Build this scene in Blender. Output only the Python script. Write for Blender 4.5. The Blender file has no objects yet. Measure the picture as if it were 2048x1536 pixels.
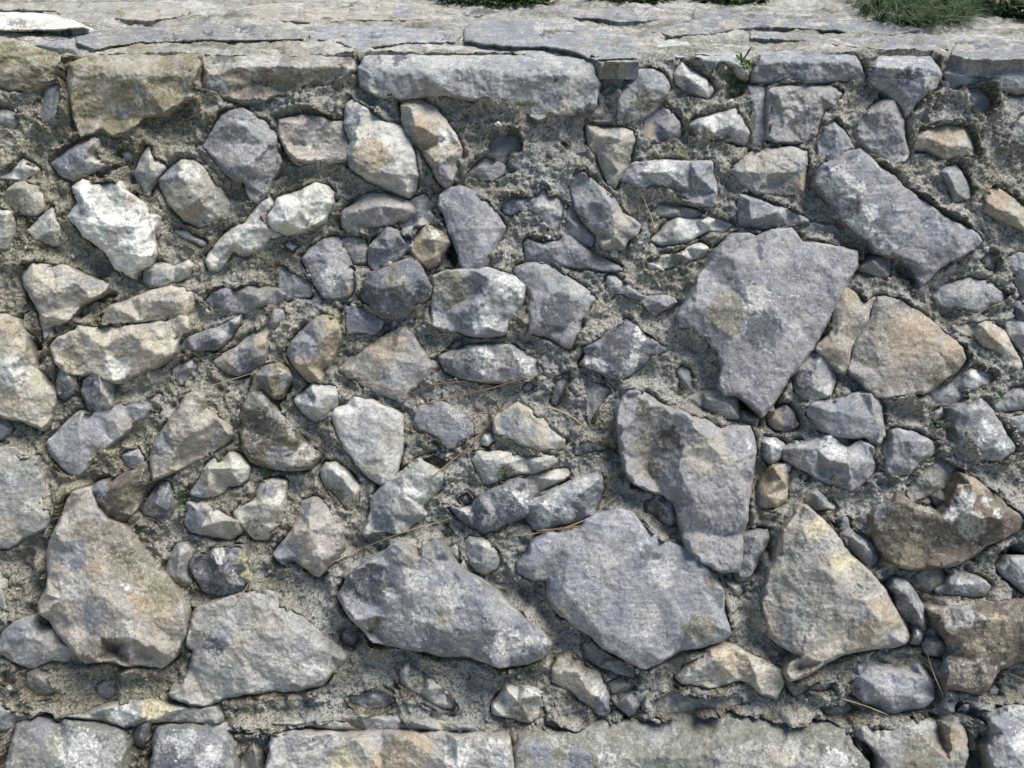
import bpy, math, random
import numpy as np
from mathutils import Vector
from mathutils.geometry import delaunay_2d_cdt

# ---------------------------------------------------------------- camera, light, exposure
PITCH = math.radians(33.0)          # the camera looks square at the sloping wall face
S = 0.00078                         # metres per unit of the wall drawing
D = 2010.0                          # camera to wall face, in the same units
CAM = np.array([0.0, 0.0, 1.58])
scene = bpy.context.scene
cam = bpy.data.cameras.new("camera"); cam_ob = bpy.data.objects.new("camera", cam)
scene.collection.objects.link(cam_ob); scene.camera = cam_ob
cam_ob.location = CAM; cam_ob.rotation_euler = (math.radians(90) - PITCH, 0, 0)
cam.sensor_width = 36.0; cam.lens = 36.0 * D / 2048.0
cam.clip_start = 0.02; cam.clip_end = 200.0

SUN_DIR = Vector((0.38, -0.02, 0.88)).normalized()     # towards the sun
world = bpy.data.worlds.new("World"); scene.world = world; world.use_nodes = True
wn = world.node_tree; bg = wn.nodes["Background"]
sky = wn.nodes.new("ShaderNodeTexSky"); sky.sky_type = 'NISHITA'; sky.sun_disc = False
sky.sun_elevation = math.asin(SUN_DIR.z); sky.sun_rotation = math.atan2(SUN_DIR.x, SUN_DIR.y)
wn.links.new(sky.outputs[0], bg.inputs[0]); bg.inputs[1].default_value = 0.11
sun = bpy.data.lights.new("sun", 'SUN'); sun.energy = 4.0; sun.angle = math.radians(34); sun.color = (1.0, 0.965, 0.91)
sun_ob = bpy.data.objects.new("sun", sun); scene.collection.objects.link(sun_ob)
sun_ob.rotation_euler = SUN_DIR.to_track_quat('Z', 'Y').to_euler(); sun_ob.location = (0, 0, 4)
scene.view_settings.view_transform = 'Standard'; scene.view_settings.look = 'None'
scene.view_settings.gamma = 1.0; scene.view_settings.exposure = 0.55

# ---------------------------------------------------------------- frames
UPC = np.array([0, math.sin(PITCH), math.cos(PITCH)])      # up the wall face
BKC = np.array([0, -math.cos(PITCH), math.sin(PITCH)])     # out of the wall face
CT, ST = math.cos(PITCH), math.sin(PITCH)
TOPC = -541.7                                              # height of the coping's top under the camera, in units
def to_world(X, Y, Z):                                     # camera-frame units -> metres in the world
    X, Y, Z = np.broadcast_arrays(X, Y, Z)
    return CAM[None] + S * (X.ravel()[:, None] * np.array([1, 0, 0]) + Y.ravel()[:, None] * UPC + Z.ravel()[:, None] * BKC)
def wall_pt(u, v, w):                                      # u right, v up the face, w out of the face
    return to_world(u, v, w - D)

# ---------------------------------------------------------------- noise
def _h(ix, iy, s):
    n = (ix.astype(np.int64) * 374761393 + iy.astype(np.int64) * 668265263 + s * 2147483647 + 97531) & 0xffffffff
    n = ((n ^ (n >> 13)) * 1274126177) & 0xffffffff
    n = ((n ^ (n >> 16)) * 2246822519) & 0xffffffff
    return ((n ^ (n >> 15)) & 0xffffff) / float(0xffffff)
def vnoise(x, y, s=0):                                     # gradient noise, about -1..1
    ix = np.floor(x); iy = np.floor(y); fx = x - ix; fy = y - iy
    ux = fx * fx * fx * (fx * (fx * 6 - 15) + 10); uy = fy * fy * fy * (fy * (fy * 6 - 15) + 10)
    def g(a, b):
        t = _h(ix + a, iy + b, s) * 2 * math.pi
        return np.cos(t) * (fx - a) + np.sin(t) * (fy - b)
    a, b, c, d = g(0, 0), g(1, 0), g(0, 1), g(1, 1)
    return 1.5 * ((a * (1 - ux) + b * ux) * (1 - uy) + (c * (1 - ux) + d * ux) * uy)
def fbm(x, y, sc, oct=4, s=0, r=0.5):
    o = 0; a = 1.0; f = 1.0 / sc
    for k in range(oct):
        o = o + a * vnoise(x * f + 17.3 * k, y * f - 9.1 * k, s + k); a *= r; f *= 2.03
    return o
def scallop(x, y, sc, s=0):                                # shell-shaped breaks meeting in sharp ridges
    x = x + 0.25 * sc * vnoise(x / sc * 1.3, y / sc * 1.3, s + 5); y = y + 0.25 * sc * vnoise(x / sc * 1.3 + 40, y / sc * 1.3, s + 6)
    gx = x / sc; gy = y / sc; ix = np.floor(gx); iy = np.floor(gy); best = np.full(gx.shape, 9.0)
    for a in (-1, 0, 1):
        for b in (-1, 0, 1):
            cx = ix + a + _h(ix + a, iy + b, s + 1); cy = iy + b + _h(ix + a, iy + b, s + 2)
            best = np.minimum(best, (gx - cx) ** 2 + (gy - cy) ** 2 + 0.45 * _h(ix + a, iy + b, s + 3))
    return best
def cells(x, y, sc, s=0):                                  # rounded grains
    gx = x / sc; gy = y / sc; ix = np.floor(gx); iy = np.floor(gy); best = np.full(gx.shape, 9.0)
    for a in (-1, 0, 1):
        for b in (-1, 0, 1):
            cx = ix + a + _h(ix + a, iy + b, s + 1); cy = iy + b + _h(ix + a, iy + b, s + 2)
            best = np.minimum(best, (gx - cx) ** 2 + (gy - cy) ** 2)
    return np.sqrt(best)

# ---------------------------------------------------------------- materials
def nd(nt, typ, **kw):
    n = nt.nodes.new(typ)
    for k, v in kw.items():
        if k.startswith('i_'): n.inputs[k[2:].replace('_', ' ')].default_value = v
        else: setattr(n, k, v)
    return n
def mat_base(name, rough=0.85):
    m = bpy.data.materials.new(name); m.use_nodes = True; nt = m.node_tree
    b = nt.nodes["Principled BSDF"]; b.inputs["Roughness"].default_value = rough
    b.inputs["Specular IOR Level"].default_value = 0.3
    return m, nt, b
def ramp(nt, src, p0, c0, p1, c1):
    r = nt.nodes.new("ShaderNodeMapRange"); r.inputs[1].default_value = p0; r.inputs[2].default_value = p1
    r.inputs[3].default_value = c0; r.inputs[4].default_value = c1; nt.links.new(src, r.inputs[0]); return r.outputs[0]
def noise(nt, pos, scale, detail=6, rough=0.6, dist=0.0):
    n = nd(nt, "ShaderNodeTexNoise"); n.inputs["Scale"].default_value = scale; n.inputs["Detail"].default_value = detail
    n.inputs["Roughness"].default_value = rough; n.inputs["Distortion"].default_value = dist
    nt.links.new(pos, n.inputs["Vector"]); return n.outputs["Fac"]
def mixc(nt, fac, a, b, mode='MIX'):
    m = nt.nodes.new("ShaderNodeMix"); m.data_type = 'RGBA'; m.blend_type = mode
    if isinstance(fac, float): m.inputs[0].default_value = fac
    else: nt.links.new(fac, m.inputs[0])
    for k, v in ((6, a), (7, b)):
        if isinstance(v, tuple): m.inputs[k].default_value = (*v, 1)
        else: nt.links.new(v, m.inputs[k])
    return m.outputs[2]
def mth(nt, op, a, b):
    m = nt.nodes.new("ShaderNodeMath"); m.operation = op
    for k, v in enumerate((a, b)):
        if isinstance(v, (int, float)): m.inputs[k].default_value = v
        else: nt.links.new(v, m.inputs[k])
    return m.outputs[0]
def bump(nt, bsdf, layers):
    prev = None
    for h, strength, dist in layers:
        bn = nt.nodes.new("ShaderNodeBump"); bn.inputs["Strength"].default_value = strength; bn.inputs["Distance"].default_value = dist
        nt.links.new(h, bn.inputs["Height"])
        if prev: nt.links.new(prev, bn.inputs["Normal"])
        prev = bn.outputs[0]
    nt.links.new(prev, bsdf.inputs["Normal"])
def grey3(nt, v):
    c = nt.nodes.new("ShaderNodeCombineColor")
    for k in range(3): nt.links.new(v, c.inputs[k])
    return c.outputs[0]

def limestone():
    m, nt, b = mat_base("limestone")
    pos = nd(nt, "ShaderNodeNewGeometry").outputs["Position"]
    col = nd(nt, "ShaderNodeVertexColor", layer_name="Col").outputs[0]
    n1 = noise(nt, pos, 55, 8, 0.68, 0.6); n2 = noise(nt, pos, 210, 6, 0.7); n3 = noise(nt, pos, 800, 4, 0.6); n0 = noise(nt, pos, 14, 4, 0.6)
    k = mth(nt, 'MULTIPLY', ramp(nt, n1, 0.3, 0.74, 0.7, 1.26), ramp(nt, n2, 0.3, 0.80, 0.7, 1.18))
    k = mth(nt, 'MULTIPLY', k, ramp(nt, n3, 0.3, 0.80, 0.7, 1.2))
    c = mixc(nt, 1.0, col, grey3(nt, k), 'MULTIPLY')
    nw = noise(nt, pos, 38, 5, 0.6, 0.3)
    c = mixc(nt, ramp(nt, nw, 0.52, 0.0, 0.75, 0.30), c, (0.33, 0.27, 0.18))
    nc = noise(nt, pos, 47, 7, 0.72, 0.8)
    c = mixc(nt, ramp(nt, nc, 0.55, 0.0, 0.60, 0.34), c, (0.47, 0.47, 0.44))
    rnd = nt.nodes.new("ShaderNodeObjectInfo").outputs["Random"]
    bed = nd(nt, "ShaderNodeMapping"); nt.links.new(pos, bed.inputs[0]); bed.inputs["Scale"].default_value = (30, 90, 260)
    rot = nt.nodes.new("ShaderNodeCombineXYZ"); nt.links.new(mth(nt, 'MULTIPLY', rnd, 6.0), rot.inputs[1]); nt.links.new(mth(nt, 'MULTIPLY', rnd, 11.0), rot.inputs[0]); nt.links.new(rot.outputs[0], bed.inputs["Rotation"])
    nb = noise(nt, bed.outputs[0], 1.0, 5, 0.6, 0.5)
    bedk = ramp(nt, mth(nt, 'FRACT', mth(nt, 'MULTIPLY', rnd, 7.31), 0), 0.35, 0.0, 0.9, 0.85)
    c = mixc(nt, bedk, c, mixc(nt, 1.0, c, grey3(nt, ramp(nt, nb, 0.3, 0.6, 0.7, 1.45)), 'MULTIPLY'))
    crk = nd(nt, "ShaderNodeTexVoronoi", feature='DISTANCE_TO_EDGE'); crk.inputs["Scale"].default_value = 34
    cw = nd(nt, "ShaderNodeTexNoise"); cw.inputs["Scale"].default_value = 60; cw.inputs["Detail"].default_value = 5; nt.links.new(pos, cw.inputs["Vector"])
    cs = nt.nodes.new("ShaderNodeVectorMath"); cs.operation = 'SCALE'; cs.inputs[3].default_value = 0.035; nt.links.new(cw.outputs["Color"], cs.inputs[0])
    ca = nt.nodes.new("ShaderNodeVectorMath"); ca.operation = 'ADD'; nt.links.new(pos, ca.inputs[0]); nt.links.new(cs.outputs[0], ca.inputs[1]); nt.links.new(ca.outputs[0], crk.inputs["Vector"])
    cm = mth(nt, 'MULTIPLY', ramp(nt, crk.outputs["Distance"], 0.0, 0.8, 0.018, 0.0), ramp(nt, noise(nt, pos, 22, 3, 0.5), 0.50, 0, 0.56, 1))
    c = mixc(nt, cm, c, (0.07, 0.065, 0.055))
    sp = mth(nt, 'MULTIPLY', ramp(nt, noise(nt, pos, 330, 3, 0.55), 0.62, 0, 0.67, 1), ramp(nt, n0, 0.42, 0.05, 0.6, 0.85))
    c = mixc(nt, sp, c, (0.62, 0.62, 0.57))
    dk = ramp(nt, noise(nt, pos, 420, 3, 0.6), 0.33, 0.7, 0.40, 0.0)
    c = mixc(nt, dk, c, (0.07, 0.065, 0.055))
    vein = nd(nt, "ShaderNodeTexVoronoi", feature='DISTANCE_TO_EDGE'); vein.inputs["Scale"].default_value = 13
    wv = nt.nodes.new("ShaderNodeVectorMath"); wv.operation = 'ADD'; nt.links.new(pos, wv.inputs[0])
    wc = nd(nt, "ShaderNodeTexNoise"); wc.inputs["Scale"].default_value = 30; nt.links.new(pos, wc.inputs["Vector"])
    ws = nt.nodes.new("ShaderNodeVectorMath"); ws.operation = 'SCALE'; ws.inputs[3].default_value = 0.05; nt.links.new(wc.outputs["Color"], ws.inputs[0])
    nt.links.new(ws.outputs[0], wv.inputs[1]); nt.links.new(wv.outputs[0], vein.inputs["Vector"])
    vm = mth(nt, 'MULTIPLY', ramp(nt, vein.outputs["Distance"], 0.003, 0.5, 0.009, 0.0), ramp(nt, n0, 0.56, 0, 0.62, 1))
    c = mixc(nt, vm, c, (0.5, 0.5, 0.48))
    nt.links.new(c, b.inputs["Base Color"])
    nt.links.new(ramp(nt, n2, 0.3, 0.95, 0.7, 0.7), b.inputs["Roughness"])
    bump(nt, b, [(n1, 0.28, 0.006), (n2, 0.30, 0.0020), (n3, 0.4, 0.0008), (nb, 0.35, 0.0012), (cm, -0.8, 0.0015)])
    return m
def mortar():
    m, nt, b = mat_base("lime_mortar", 0.95)
    pos = nd(nt, "ShaderNodeNewGeometry").outputs["Position"]
    col = nd(nt, "ShaderNodeVertexColor", layer_name="Col").outputs[0]
    n1 = noise(nt, pos, 40, 7, 0.65); n2 = noise(nt, pos, 260, 5, 0.7); n3 = noise(nt, pos, 900, 3, 0.6)
    k = mth(nt, 'MULTIPLY', ramp(nt, n1, 0.3, 0.70, 0.7, 1.28), ramp(nt, n2, 0.3, 0.62, 0.7, 1.38))
    c = mixc(nt, 1.0, col, grey3(nt, k), 'MULTIPLY')
    gr = nd(nt, "ShaderNodeTexVoronoi"); gr.inputs["Scale"].default_value = 420; nt.links.new(pos, gr.inputs["Vector"])
    sep = nd(nt, "ShaderNodeSeparateColor"); nt.links.new(gr.outputs["Color"], sep.inputs[0])
    c = mixc(nt, ramp(nt, sep.outputs[0], 0.80, 0.0, 0.86, 0.55), c, (0.50, 0.46, 0.38))
    c = mixc(nt, ramp(nt, sep.outputs[1], 0.80, 0.0, 0.86, 0.75), c, (0.06, 0.055, 0.045))
    nt.links.new(c, b.inputs["Base Color"])
    bump(nt, b, [(n1, 0.5, 0.008), (n2, 0.9, 0.0032), (gr.outputs["Distance"], 0.5, 0.0014), (n3, 0.6, 0.001)])
    return m
def plain(name, base, var, scale=300, rough=0.8, bmp=0.3):
    m, nt, b = mat_base(name, rough)
    pos = nd(nt, "ShaderNodeNewGeometry").outputs["Position"]
    n = noise(nt, pos, scale, 5, 0.65)
    nt.links.new(mixc(nt, ramp(nt, n, 0.3, 0, 0.7, 1), base, var), b.inputs["Base Color"])
    bump(nt, b, [(n, bmp, 0.002)])
    return m
M_STONE = limestone(); M_MORTAR = mortar()
def soil_mat():
    return plain("dry_soil", (0.22, 0.19, 0.15), (0.46, 0.42, 0.35), 160, 0.95, 0.8)

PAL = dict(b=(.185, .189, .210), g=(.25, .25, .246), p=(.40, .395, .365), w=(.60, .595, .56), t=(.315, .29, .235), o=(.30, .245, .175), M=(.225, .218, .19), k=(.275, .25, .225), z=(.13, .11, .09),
           d=(.085, .088, .105), D=(.085, .08, .068), m=(.165, .150, .095), y=(.47, .415, .25), G=(.23, .23, .20))
PARTNER = dict(b='g', g='b', p='g', w='p', t='g', o='m', d='b', D='m', m='t', y='t', G='g', M='g', k='g', z='D')
NO_STONES = False
STONES = '''
@ 0 0 1
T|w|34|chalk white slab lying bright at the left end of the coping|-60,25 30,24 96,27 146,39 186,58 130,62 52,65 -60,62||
T|t|12|long tan flat slab at the back of the coping beside the white slab|-60,5 60,5 208,2 300,2 365,4 380,20 375,33 290,45 235,40 205,34 150,38 96,24 -60,21||
T|g|16|long thin grey slab with mossy front edge behind the mossy brown coping block|190,62 270,57 340,52 420,44 500,47 560,55 600,63 610,80 500,83 402,84 330,86 284,86 235,92 190,101 150,88 150,72||
T|g|12|flat grey slab streaked with pale lichen between the coping and the back slabs|610,62 680,50 760,50 830,56 900,60 930,72 910,86 800,88 745,98 727,110 700,96 684,88 620,80||
T|t|10|narrow pale tan slab at the back edge left of the grass|440,22 520,6 640,4 780,2 870,8 930,24 925,42 800,44 700,42 620,47 520,44 400,40||
T|g|11|flat brown grey slab directly below the first grass tuft on the coping|880,20 960,10 1010,22 1110,15 1190,15 1280,12 1340,10 1365,18 1372,34 1310,42 1240,46 1170,40 1090,34 1010,30 950,36 890,30||
T|g|18|brown flat slab speckled with many white lichen dots behind the largest grey coping block|925,85 927,60 945,42 1010,34 1100,42 1180,55 1230,66 1265,70 1276,100 1276,118 1215,120 1190,122 1150,108 1100,97 1000,95 970,92||
T|g|12|broad flat grey slab at the back edge left of the big grass clump|1290,62 1380,42 1390,18 1450,22 1520,24 1600,30 1700,36 1790,42 1850,60 1780,72 1700,68 1620,60 1500,56 1430,70 1340,74||
T|g|14|weathered flat grey slab with pale streaks above the slate blue coping block|1500,62 1620,66 1700,76 1850,66 1900,78 1900,100 1856,104 1770,102 1706,96 1600,84 1500,78||
T|g|16|wide flat weathered slab at the right end of the coping under the grass|1910,80 1970,74 2120,84 2120,120 2000,124 1930,122 1900,112||
T|p|12|small tan slab at the top left corner of the coping above the grey wedge|-60,68 52,68 120,68 140,80 130,92 60,88 25,76 -60,80||
m|34|mossy brown block at the left end of the coping beside the small blue grey wedge|-60,82 25,78 55,92 110,100 150,112 140,130 130,148 85,180 40,182 -60,172|20,110,80 90,130,90 20,160,70|
b|30|small blue grey wedge with smooth face perched at the left end of the coping|60,88 130,80 152,100 158,113 140,121 105,112 57,105|110,95,100|
K|m|64|largest mossy brown coping block with a yellowish underside at upper left|137,126 185,108 235,93 284,87 402,85 404,130 397,150 398,190 388,205 370,206 330,228 290,237 265,262 238,277 200,265 160,276 150,255 140,215 131,165|150,150,80 280,150,100 390,150,90 160,240,55 240,240,50|250,130,60,t 190,225,40,m
K|t|60|coping block with a tan top and a scooped grey lower face left of centre|405,131 405,86 500,84 600,85 680,90 692,106 716,127 713,144 688,158 661,175 609,173 591,193 552,194 520,206 482,209 437,195 405,192|420,150,85 520,125,100 520,162,60 600,132,100 690,130,90 560,180,40|430,175,30,g 520,130,42,p 570,172,30,m 500,185,30,z 630,158,26,m 450,195,22,m 600,140,18,p
K|g|72|biggest grey coping block with a broad vertical face near the top centre|713,134 719,127 728,114 748,101 800,89 917,86 977,91 1000,100 1109,101 1148,113 1188,122 1202,167 1195,208 1181,230 1151,234 1115,231 1078,243 1052,231 1000,220 960,205 885,194 857,196 807,201 760,199 740,187 718,172|740,140,80 850,150,100 1000,150,100 1140,150,95 1160,210,70 900,185,80|1020,170,26,p 1035,185,18,w 790,110,40,w 900,108,60,w
T|g|20|low grey ledge stone tucked right of the biggest coping block below the speckled slab|1190,123 1276,119 1279,126 1268,128 1200,127||
K|p|44|pale overhanging coping stone with ragged underside above a dark mossy hole|1301,97 1340,79 1400,87 1484,92 1487,108 1482,120 1498,143 1496,158 1480,156 1462,138 1440,132 1428,142 1421,159 1408,150 1396,128 1370,118 1335,112 1305,104|1350,98,90 1440,110,100 1475,130,80|1440,125,25,g
K|b|46|flat slate blue coping block right of the pale overhanging stone|1503,150 1512,125 1524,107 1543,99 1612,103 1706,101 1717,120 1735,152 1730,171 1685,164 1612,167 1580,169 1505,165|1540,120,90 1620,115,100 1700,125,90|
K|b|62|grey wedge shaped coping block with a pale top and dark downward point|1734,146 1741,126 1757,112 1856,105 1876,126 1886,150 1875,177 1834,209 1812,236 1800,214 1768,187 1738,166|1755,135,80 1850,135,100 1848,175,90 1815,210,60|1800,125,40,w 1868,165,14,t
K|g|44|long grey coping block at the right end of the top row|1888,146 1900,135 1960,123 2120,126 2120,187 1985,185 1960,173 1922,178 1905,193 1884,186|1920,150,85 2000,155,100|
g|20|narrow mortar coloured slab standing on edge below the slate blue block|1497,171 1532,173 1534,240 1535,280 1525,296 1500,290|1515,230,90|
g|40|squarish rough brown grey stone under the slate blue coping block|1537,182 1553,172 1612,171 1671,173 1682,187 1668,212 1650,222 1642,240 1634,270 1612,285 1553,284 1533,276|1560,190,100 1640,190,90 1570,250,60|1570,215,30,p
g|34|tall rounded mossy stone below the grey wedge shaped coping block|1706,249 1722,230 1762,201 1789,199 1805,227 1809,281 1818,308 1810,322 1781,327 1749,310 1722,286 1709,273|1760,225,100 1790,230,90 1750,270,70|
g|24|smooth rounded grey stone hanging below the right end of the top row|1918,190 1925,178 1955,174 1979,198 1985,225 1955,238 1931,234 1921,215|1950,200,100|
g|28|grey stone with rough top at the right edge below the long coping block|2003,284 2010,255 2024,241 2048,228 2110,225 2110,298 2048,298 2010,290|2050,250,100|
t|34|tan topped trapezoid stone between mortar patches at upper right|1826,281 1845,260 1885,249 1928,254 1944,278 1950,300 1955,328 1925,316 1888,321 1861,302 1828,297|1850,275,80 1890,290,100 1935,293,100|1885,265,35,o
b|32|small blue grey slab with a mossy left edge right of the huge slanted blue slab|1869,343 1885,332 1912,326 1928,353 1946,388 1938,402 1907,406 1885,367|1895,345,95 1912,385,90|
b|36|upright grey wedge with a tan right rim above the huge slanted blue slab|1634,284 1650,255 1666,235 1687,260 1709,298 1690,302 1677,324 1647,345 1636,318|1674,262,100 1668,300,80|
g|40|blocky brown stone with a flat tan top left of the huge slanted blue slab|1458,341 1476,328 1502,305 1532,297 1585,296 1615,303 1611,345 1607,385 1588,397 1553,393 1510,388 1482,372|1480,343,90 1540,346,100 1598,343,90 1540,370,45|1540,322,40,t 1600,370,14,o
b|28|bluish grey oval stone directly left of the largest mossy coping block|91,172 125,166 140,190 143,219 125,250 104,257 82,250 85,208|115,190,90 110,230,100|
g|18|faint grey stone half sunk in mortar at the left edge below the coping|-40,214 16,217 42,234 42,250 29,259 -40,252|10,235,90|
k|38|stone with blue left face and rusty tan right face under the mossy coping block|104,328 135,299 182,271 198,276 207,307 211,331 193,349 146,360 125,353|182,290,100 160,320,95 140,345,70|140,308,34,b 130,335,20,b
m|18|small mossy brown stone with a rusty spot just left of the white bulb stone|198,355 216,336 255,331 261,344 250,358 208,366|230,342,100|225,345,12,w
p|18|tiny pale wedge above the small mossy stone at upper left|240,307 258,297 281,310 266,328 252,320|262,308,100|
p|34|white bulb shaped stone with a narrow neck at upper left|284,310 297,290 309,294 313,312 332,333 314,357 300,378 297,393 286,388 277,366 270,346|300,320,90 302,340,100 295,370,70|280,355,14,b
t|46|tan faceted stone with a pale blue left corner under the white bulb stone|318,359 340,338 362,320 385,318 406,336 435,360 461,408 456,436 425,444 400,456 371,440 345,415 324,380|360,350,90 400,400,100 370,415,85 430,425,70|340,350,22,b 380,345,18,w
b|52|large grey diamond shaped stone with a dark blue left face under the coping|407,294 427,260 443,229 458,223 486,219 526,240 555,271 556,305 565,326 547,357 530,392 515,406 499,400 486,366 468,360 440,336|446,285,70 470,240,90 497,330,100 540,290,85 490,358,80|500,270,46,g 520,320,36,g
p|20|pale split pebble shaped stone at the left edge level with the rusty faced stone|-40,345 20,342 47,318 76,338 75,352 52,363 -40,363|45,335,100|30,352,14,w
t|30|rounded cream stone with a mossy left side near the left edge|12,380 30,368 52,361 81,372 86,398 92,420 70,432 30,425 8,402|50,375,100 70,405,90|30,410,16,m
k|48|hollowed dark brown stone with a lump of white lichen left of the cream diamond stone|558,240 600,228 640,232 690,245 694,281 696,320 648,332 586,323 566,290 557,265|600,250,80 594,318,100 625,290,50 680,270,55 650,318,60|625,275,14,w 600,310,20,t
p|58|big cream and ochre diamond stone with a grey left edge under the coping|691,208 703,200 728,214 753,226 773,246 807,253 826,300 834,352 831,378 815,392 773,378 734,360 700,334 692,312 700,281 690,247|718,225,80 712,290,95 704,318,90 740,345,100 770,300,100 800,350,85 812,375,70|745,310,34,o 705,230,22,b 697,320,16,b
t|54|tall leaf shaped stone with an ochre ridge right of the cream diamond stone|802,211 815,193 831,193 865,211 891,240 909,268 922,294 919,331 904,360 893,376 875,357 862,336 841,302 812,276 805,242|822,215,80 830,250,100 860,310,95 880,330,80 895,280,70|840,250,22,o 860,290,18,o 815,260,14,b 885,345,20,b 895,270,18,w
p|14|small smooth round pebble set in mortar below the biggest coping block|769,198 775,188 787,186 793,197 787,207 775,208||
g|26|dark jagged triangular stone right of the leaf shaped stone|932,348 948,328 969,312 1005,328 1024,345 982,366 936,361|965,335,100|
b|16|lavender grey patch of stone half covered by mortar right of the leaf shaped stone|972,305 988,266 1002,270 1036,268 1046,300 1018,312 1013,328 985,322|1005,290,100|
g|48|rounded grey brown boulder standing upright right of the biggest coping block|1234,234 1236,193 1250,167 1273,142 1299,138 1325,148 1339,172 1336,187 1312,216 1286,240 1252,250 1238,243|1290,175,100 1262,170,80 1262,215,80 1318,180,85|1300,160,22,b 1290,205,22,m
p|30|small pale angular stone below the overhanging coping stone|1347,150 1362,125 1391,141 1417,161 1431,182 1417,198 1383,187 1347,166|1375,155,100 1410,180,90|1380,172,15,b
b|28|dark blue triangular stone leaning under the rounded grey brown boulder|1286,247 1302,222 1325,206 1344,227 1359,245 1364,273 1338,292 1307,289 1287,273|1308,240,50 1312,265,60 1335,262,100|1300,265,12,o
p|32|knobbly grey stone with pale lichen on top left of the standing slab|1375,250 1391,234 1430,227 1469,219 1480,234 1502,268 1490,290 1463,281 1427,287 1390,280 1377,271|1400,245,90 1460,250,100 1430,265,70|1425,272,18,m 1435,240,26,w
t|40|tan stone shaped like a tooth pointing down at upper centre right|1172,247 1208,256 1240,253 1268,263 1269,286 1260,312 1258,328 1240,357 1230,376 1216,370 1203,338 1193,310 1177,300|1190,265,80 1240,280,100 1220,320,95 1235,345,70|1220,350,18,g
b|46|long pale blue wedge with a sharp lower edge at upper centre right|1242,359 1266,328 1312,320 1378,323 1425,323 1428,346 1433,385 1427,417 1390,409 1325,382 1273,374|1275,345,75 1330,345,100 1400,355,90 1425,330,90 1380,385,45|1320,345,34,w
g|9|tiny grey pebble stuck in mortar left of the tan tooth shaped stone|1117,291 1127,284 1137,291 1132,301 1120,299||
@ 0 380 2.604
w|60|brilliant white and grey stone with ragged right edge at left|56,-2 60,10 51,22 58,26 64,35 72,40 81,47 89,60 95,64 103,67 105,60 115,57 118,50 119,44 117,34 121,20 113,18 109,10 98,2 92,-6 78,-4 64,-8|64,6,90 62,22,85 84,28,100 104,28,100 106,50,90 92,20,70|60,18,9,g 80,5,12,g 104,9,8,o 105,30,20,w 88,34,9,g
p|36|pale stone at the left edge with a yellow lichen rim below the cream stone|-15,15 5,14 10,16 11,26 10,38 7,46 -15,46|5,20,100 5,36,80|9,25,4,o
p|34|small grey pyramid with a lit left face left of the brilliant white stone|20,31 30,21 40,14 44,20 48,30 52,41 45,43 37,43 26,39|40,22,100 39,31,95|38,24,6,w
w|18|thin white sliver of stone lying flat beneath the tan faceted stone|131,31 143,31 150,35 157,39 161,43 155,43 145,39||
t|50|tan angular stone with branching ridges and a grey left edge at left|18,64 25,56 38,56 52,58 66,66 84,73 82,77 70,84 62,89 52,100 40,106 34,116 33,108 31,95 26,85 19,74|25,65,85 42,78,100 60,72,85 80,74,70 46,92,80 37,98,90|22,77,4,g 58,76,10,g
o|12|small rosy pebble right of the tan stone with branching ridges|76,84 84,81 91,82 90,87 80,88||
o|12|small pinkish flat pebble below the rosy pebble at left|60,90 65,87 71,88 72,93 66,97 61,94||
t|46|smooth yellowish stone with a curved crack above the big tan lumpy stone|78,103 79,97 86,89 100,84 115,78 130,74 148,78 150,84 148,92 142,99 128,101 108,101 90,104|95,93,85 120,85,100 140,86,90|
t|62|big lumpy tan boulder with a pale blue lower edge at left|38,120 45,113 58,108 60,104 72,105 94,103 130,100 138,96 145,98 146,108 137,116 135,124 127,131 115,138 98,147 88,148 70,142 52,142 42,132|48,118,70 68,112,90 80,120,90 68,126,80 100,108,100 115,125,90 100,142,60 70,130,70|90,137,9,w 66,113,5,w 55,128,10,m
t|40|small olive chip wedged below the tan stone with branching ridges|33,118 35,110 40,104 44,103 45,111 40,118 36,121||
t|66|large cream speckled boulder at the left edge beside a deep dark gap|-20,98 2,96 14,100 19,108 25,122 28,135 34,146 42,156 43,164 38,178 32,184 20,178 -20,170|5,108,90 8,135,100 20,125,90 15,160,80|10,106,9,o 8,140,14,w
p|34|two toned stone with a pale left end below the brilliant white stone|111,62 118,56 128,54 134,59 145,54 150,58 144,66 133,72 128,76 115,75 110,70|118,62,70 128,66,80 140,60,100|118,70,9,b 140,62,9,p
p|40|white crusted stone half buried in mossy mortar left of the white lump|161,62 158,55 162,47 170,37 180,29 188,25 197,12 206,4 210,12 204,22 208,30 216,34 210,38 196,48 190,50 180,50 172,56 168,62|178,40,100 195,27,90 168,55,70|202,20,7,b 190,38,8,w
g|34|broken grey stone with many small facets above the dart shaped stone|158,86 162,79 174,73 180,77 188,73 197,73 212,76 219,80 213,88 200,90 190,94 178,95 172,93 165,93|172,80,100 195,80,90 200,87,80|172,80,7,b
b|34|grey dart shaped stone with a long thin upper tip|137,121 143,113 152,109 163,107 175,100 186,95 184,104 178,112 171,120 165,123 150,123 142,125|165,113,100 180,103,90|182,99,4,w 160,115,6,d
b|34|elongated stone with a rusty left tip below the dart shaped stone|162,131 172,126 182,121 190,113 199,108 204,104 210,92 218,92 218,99 210,108 206,116 204,130 197,139 186,142 176,141 166,137|175,132,90 195,122,100 210,102,80|173,132,6,o 205,115,8,o 190,136,8,d
b|26|small blue grey flake lying left of the rusty tipped stone|132,139 140,132 150,128 156,133 152,138 146,142 142,150 138,150 136,142|145,136,100|
@ 500 380 2.604
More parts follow.
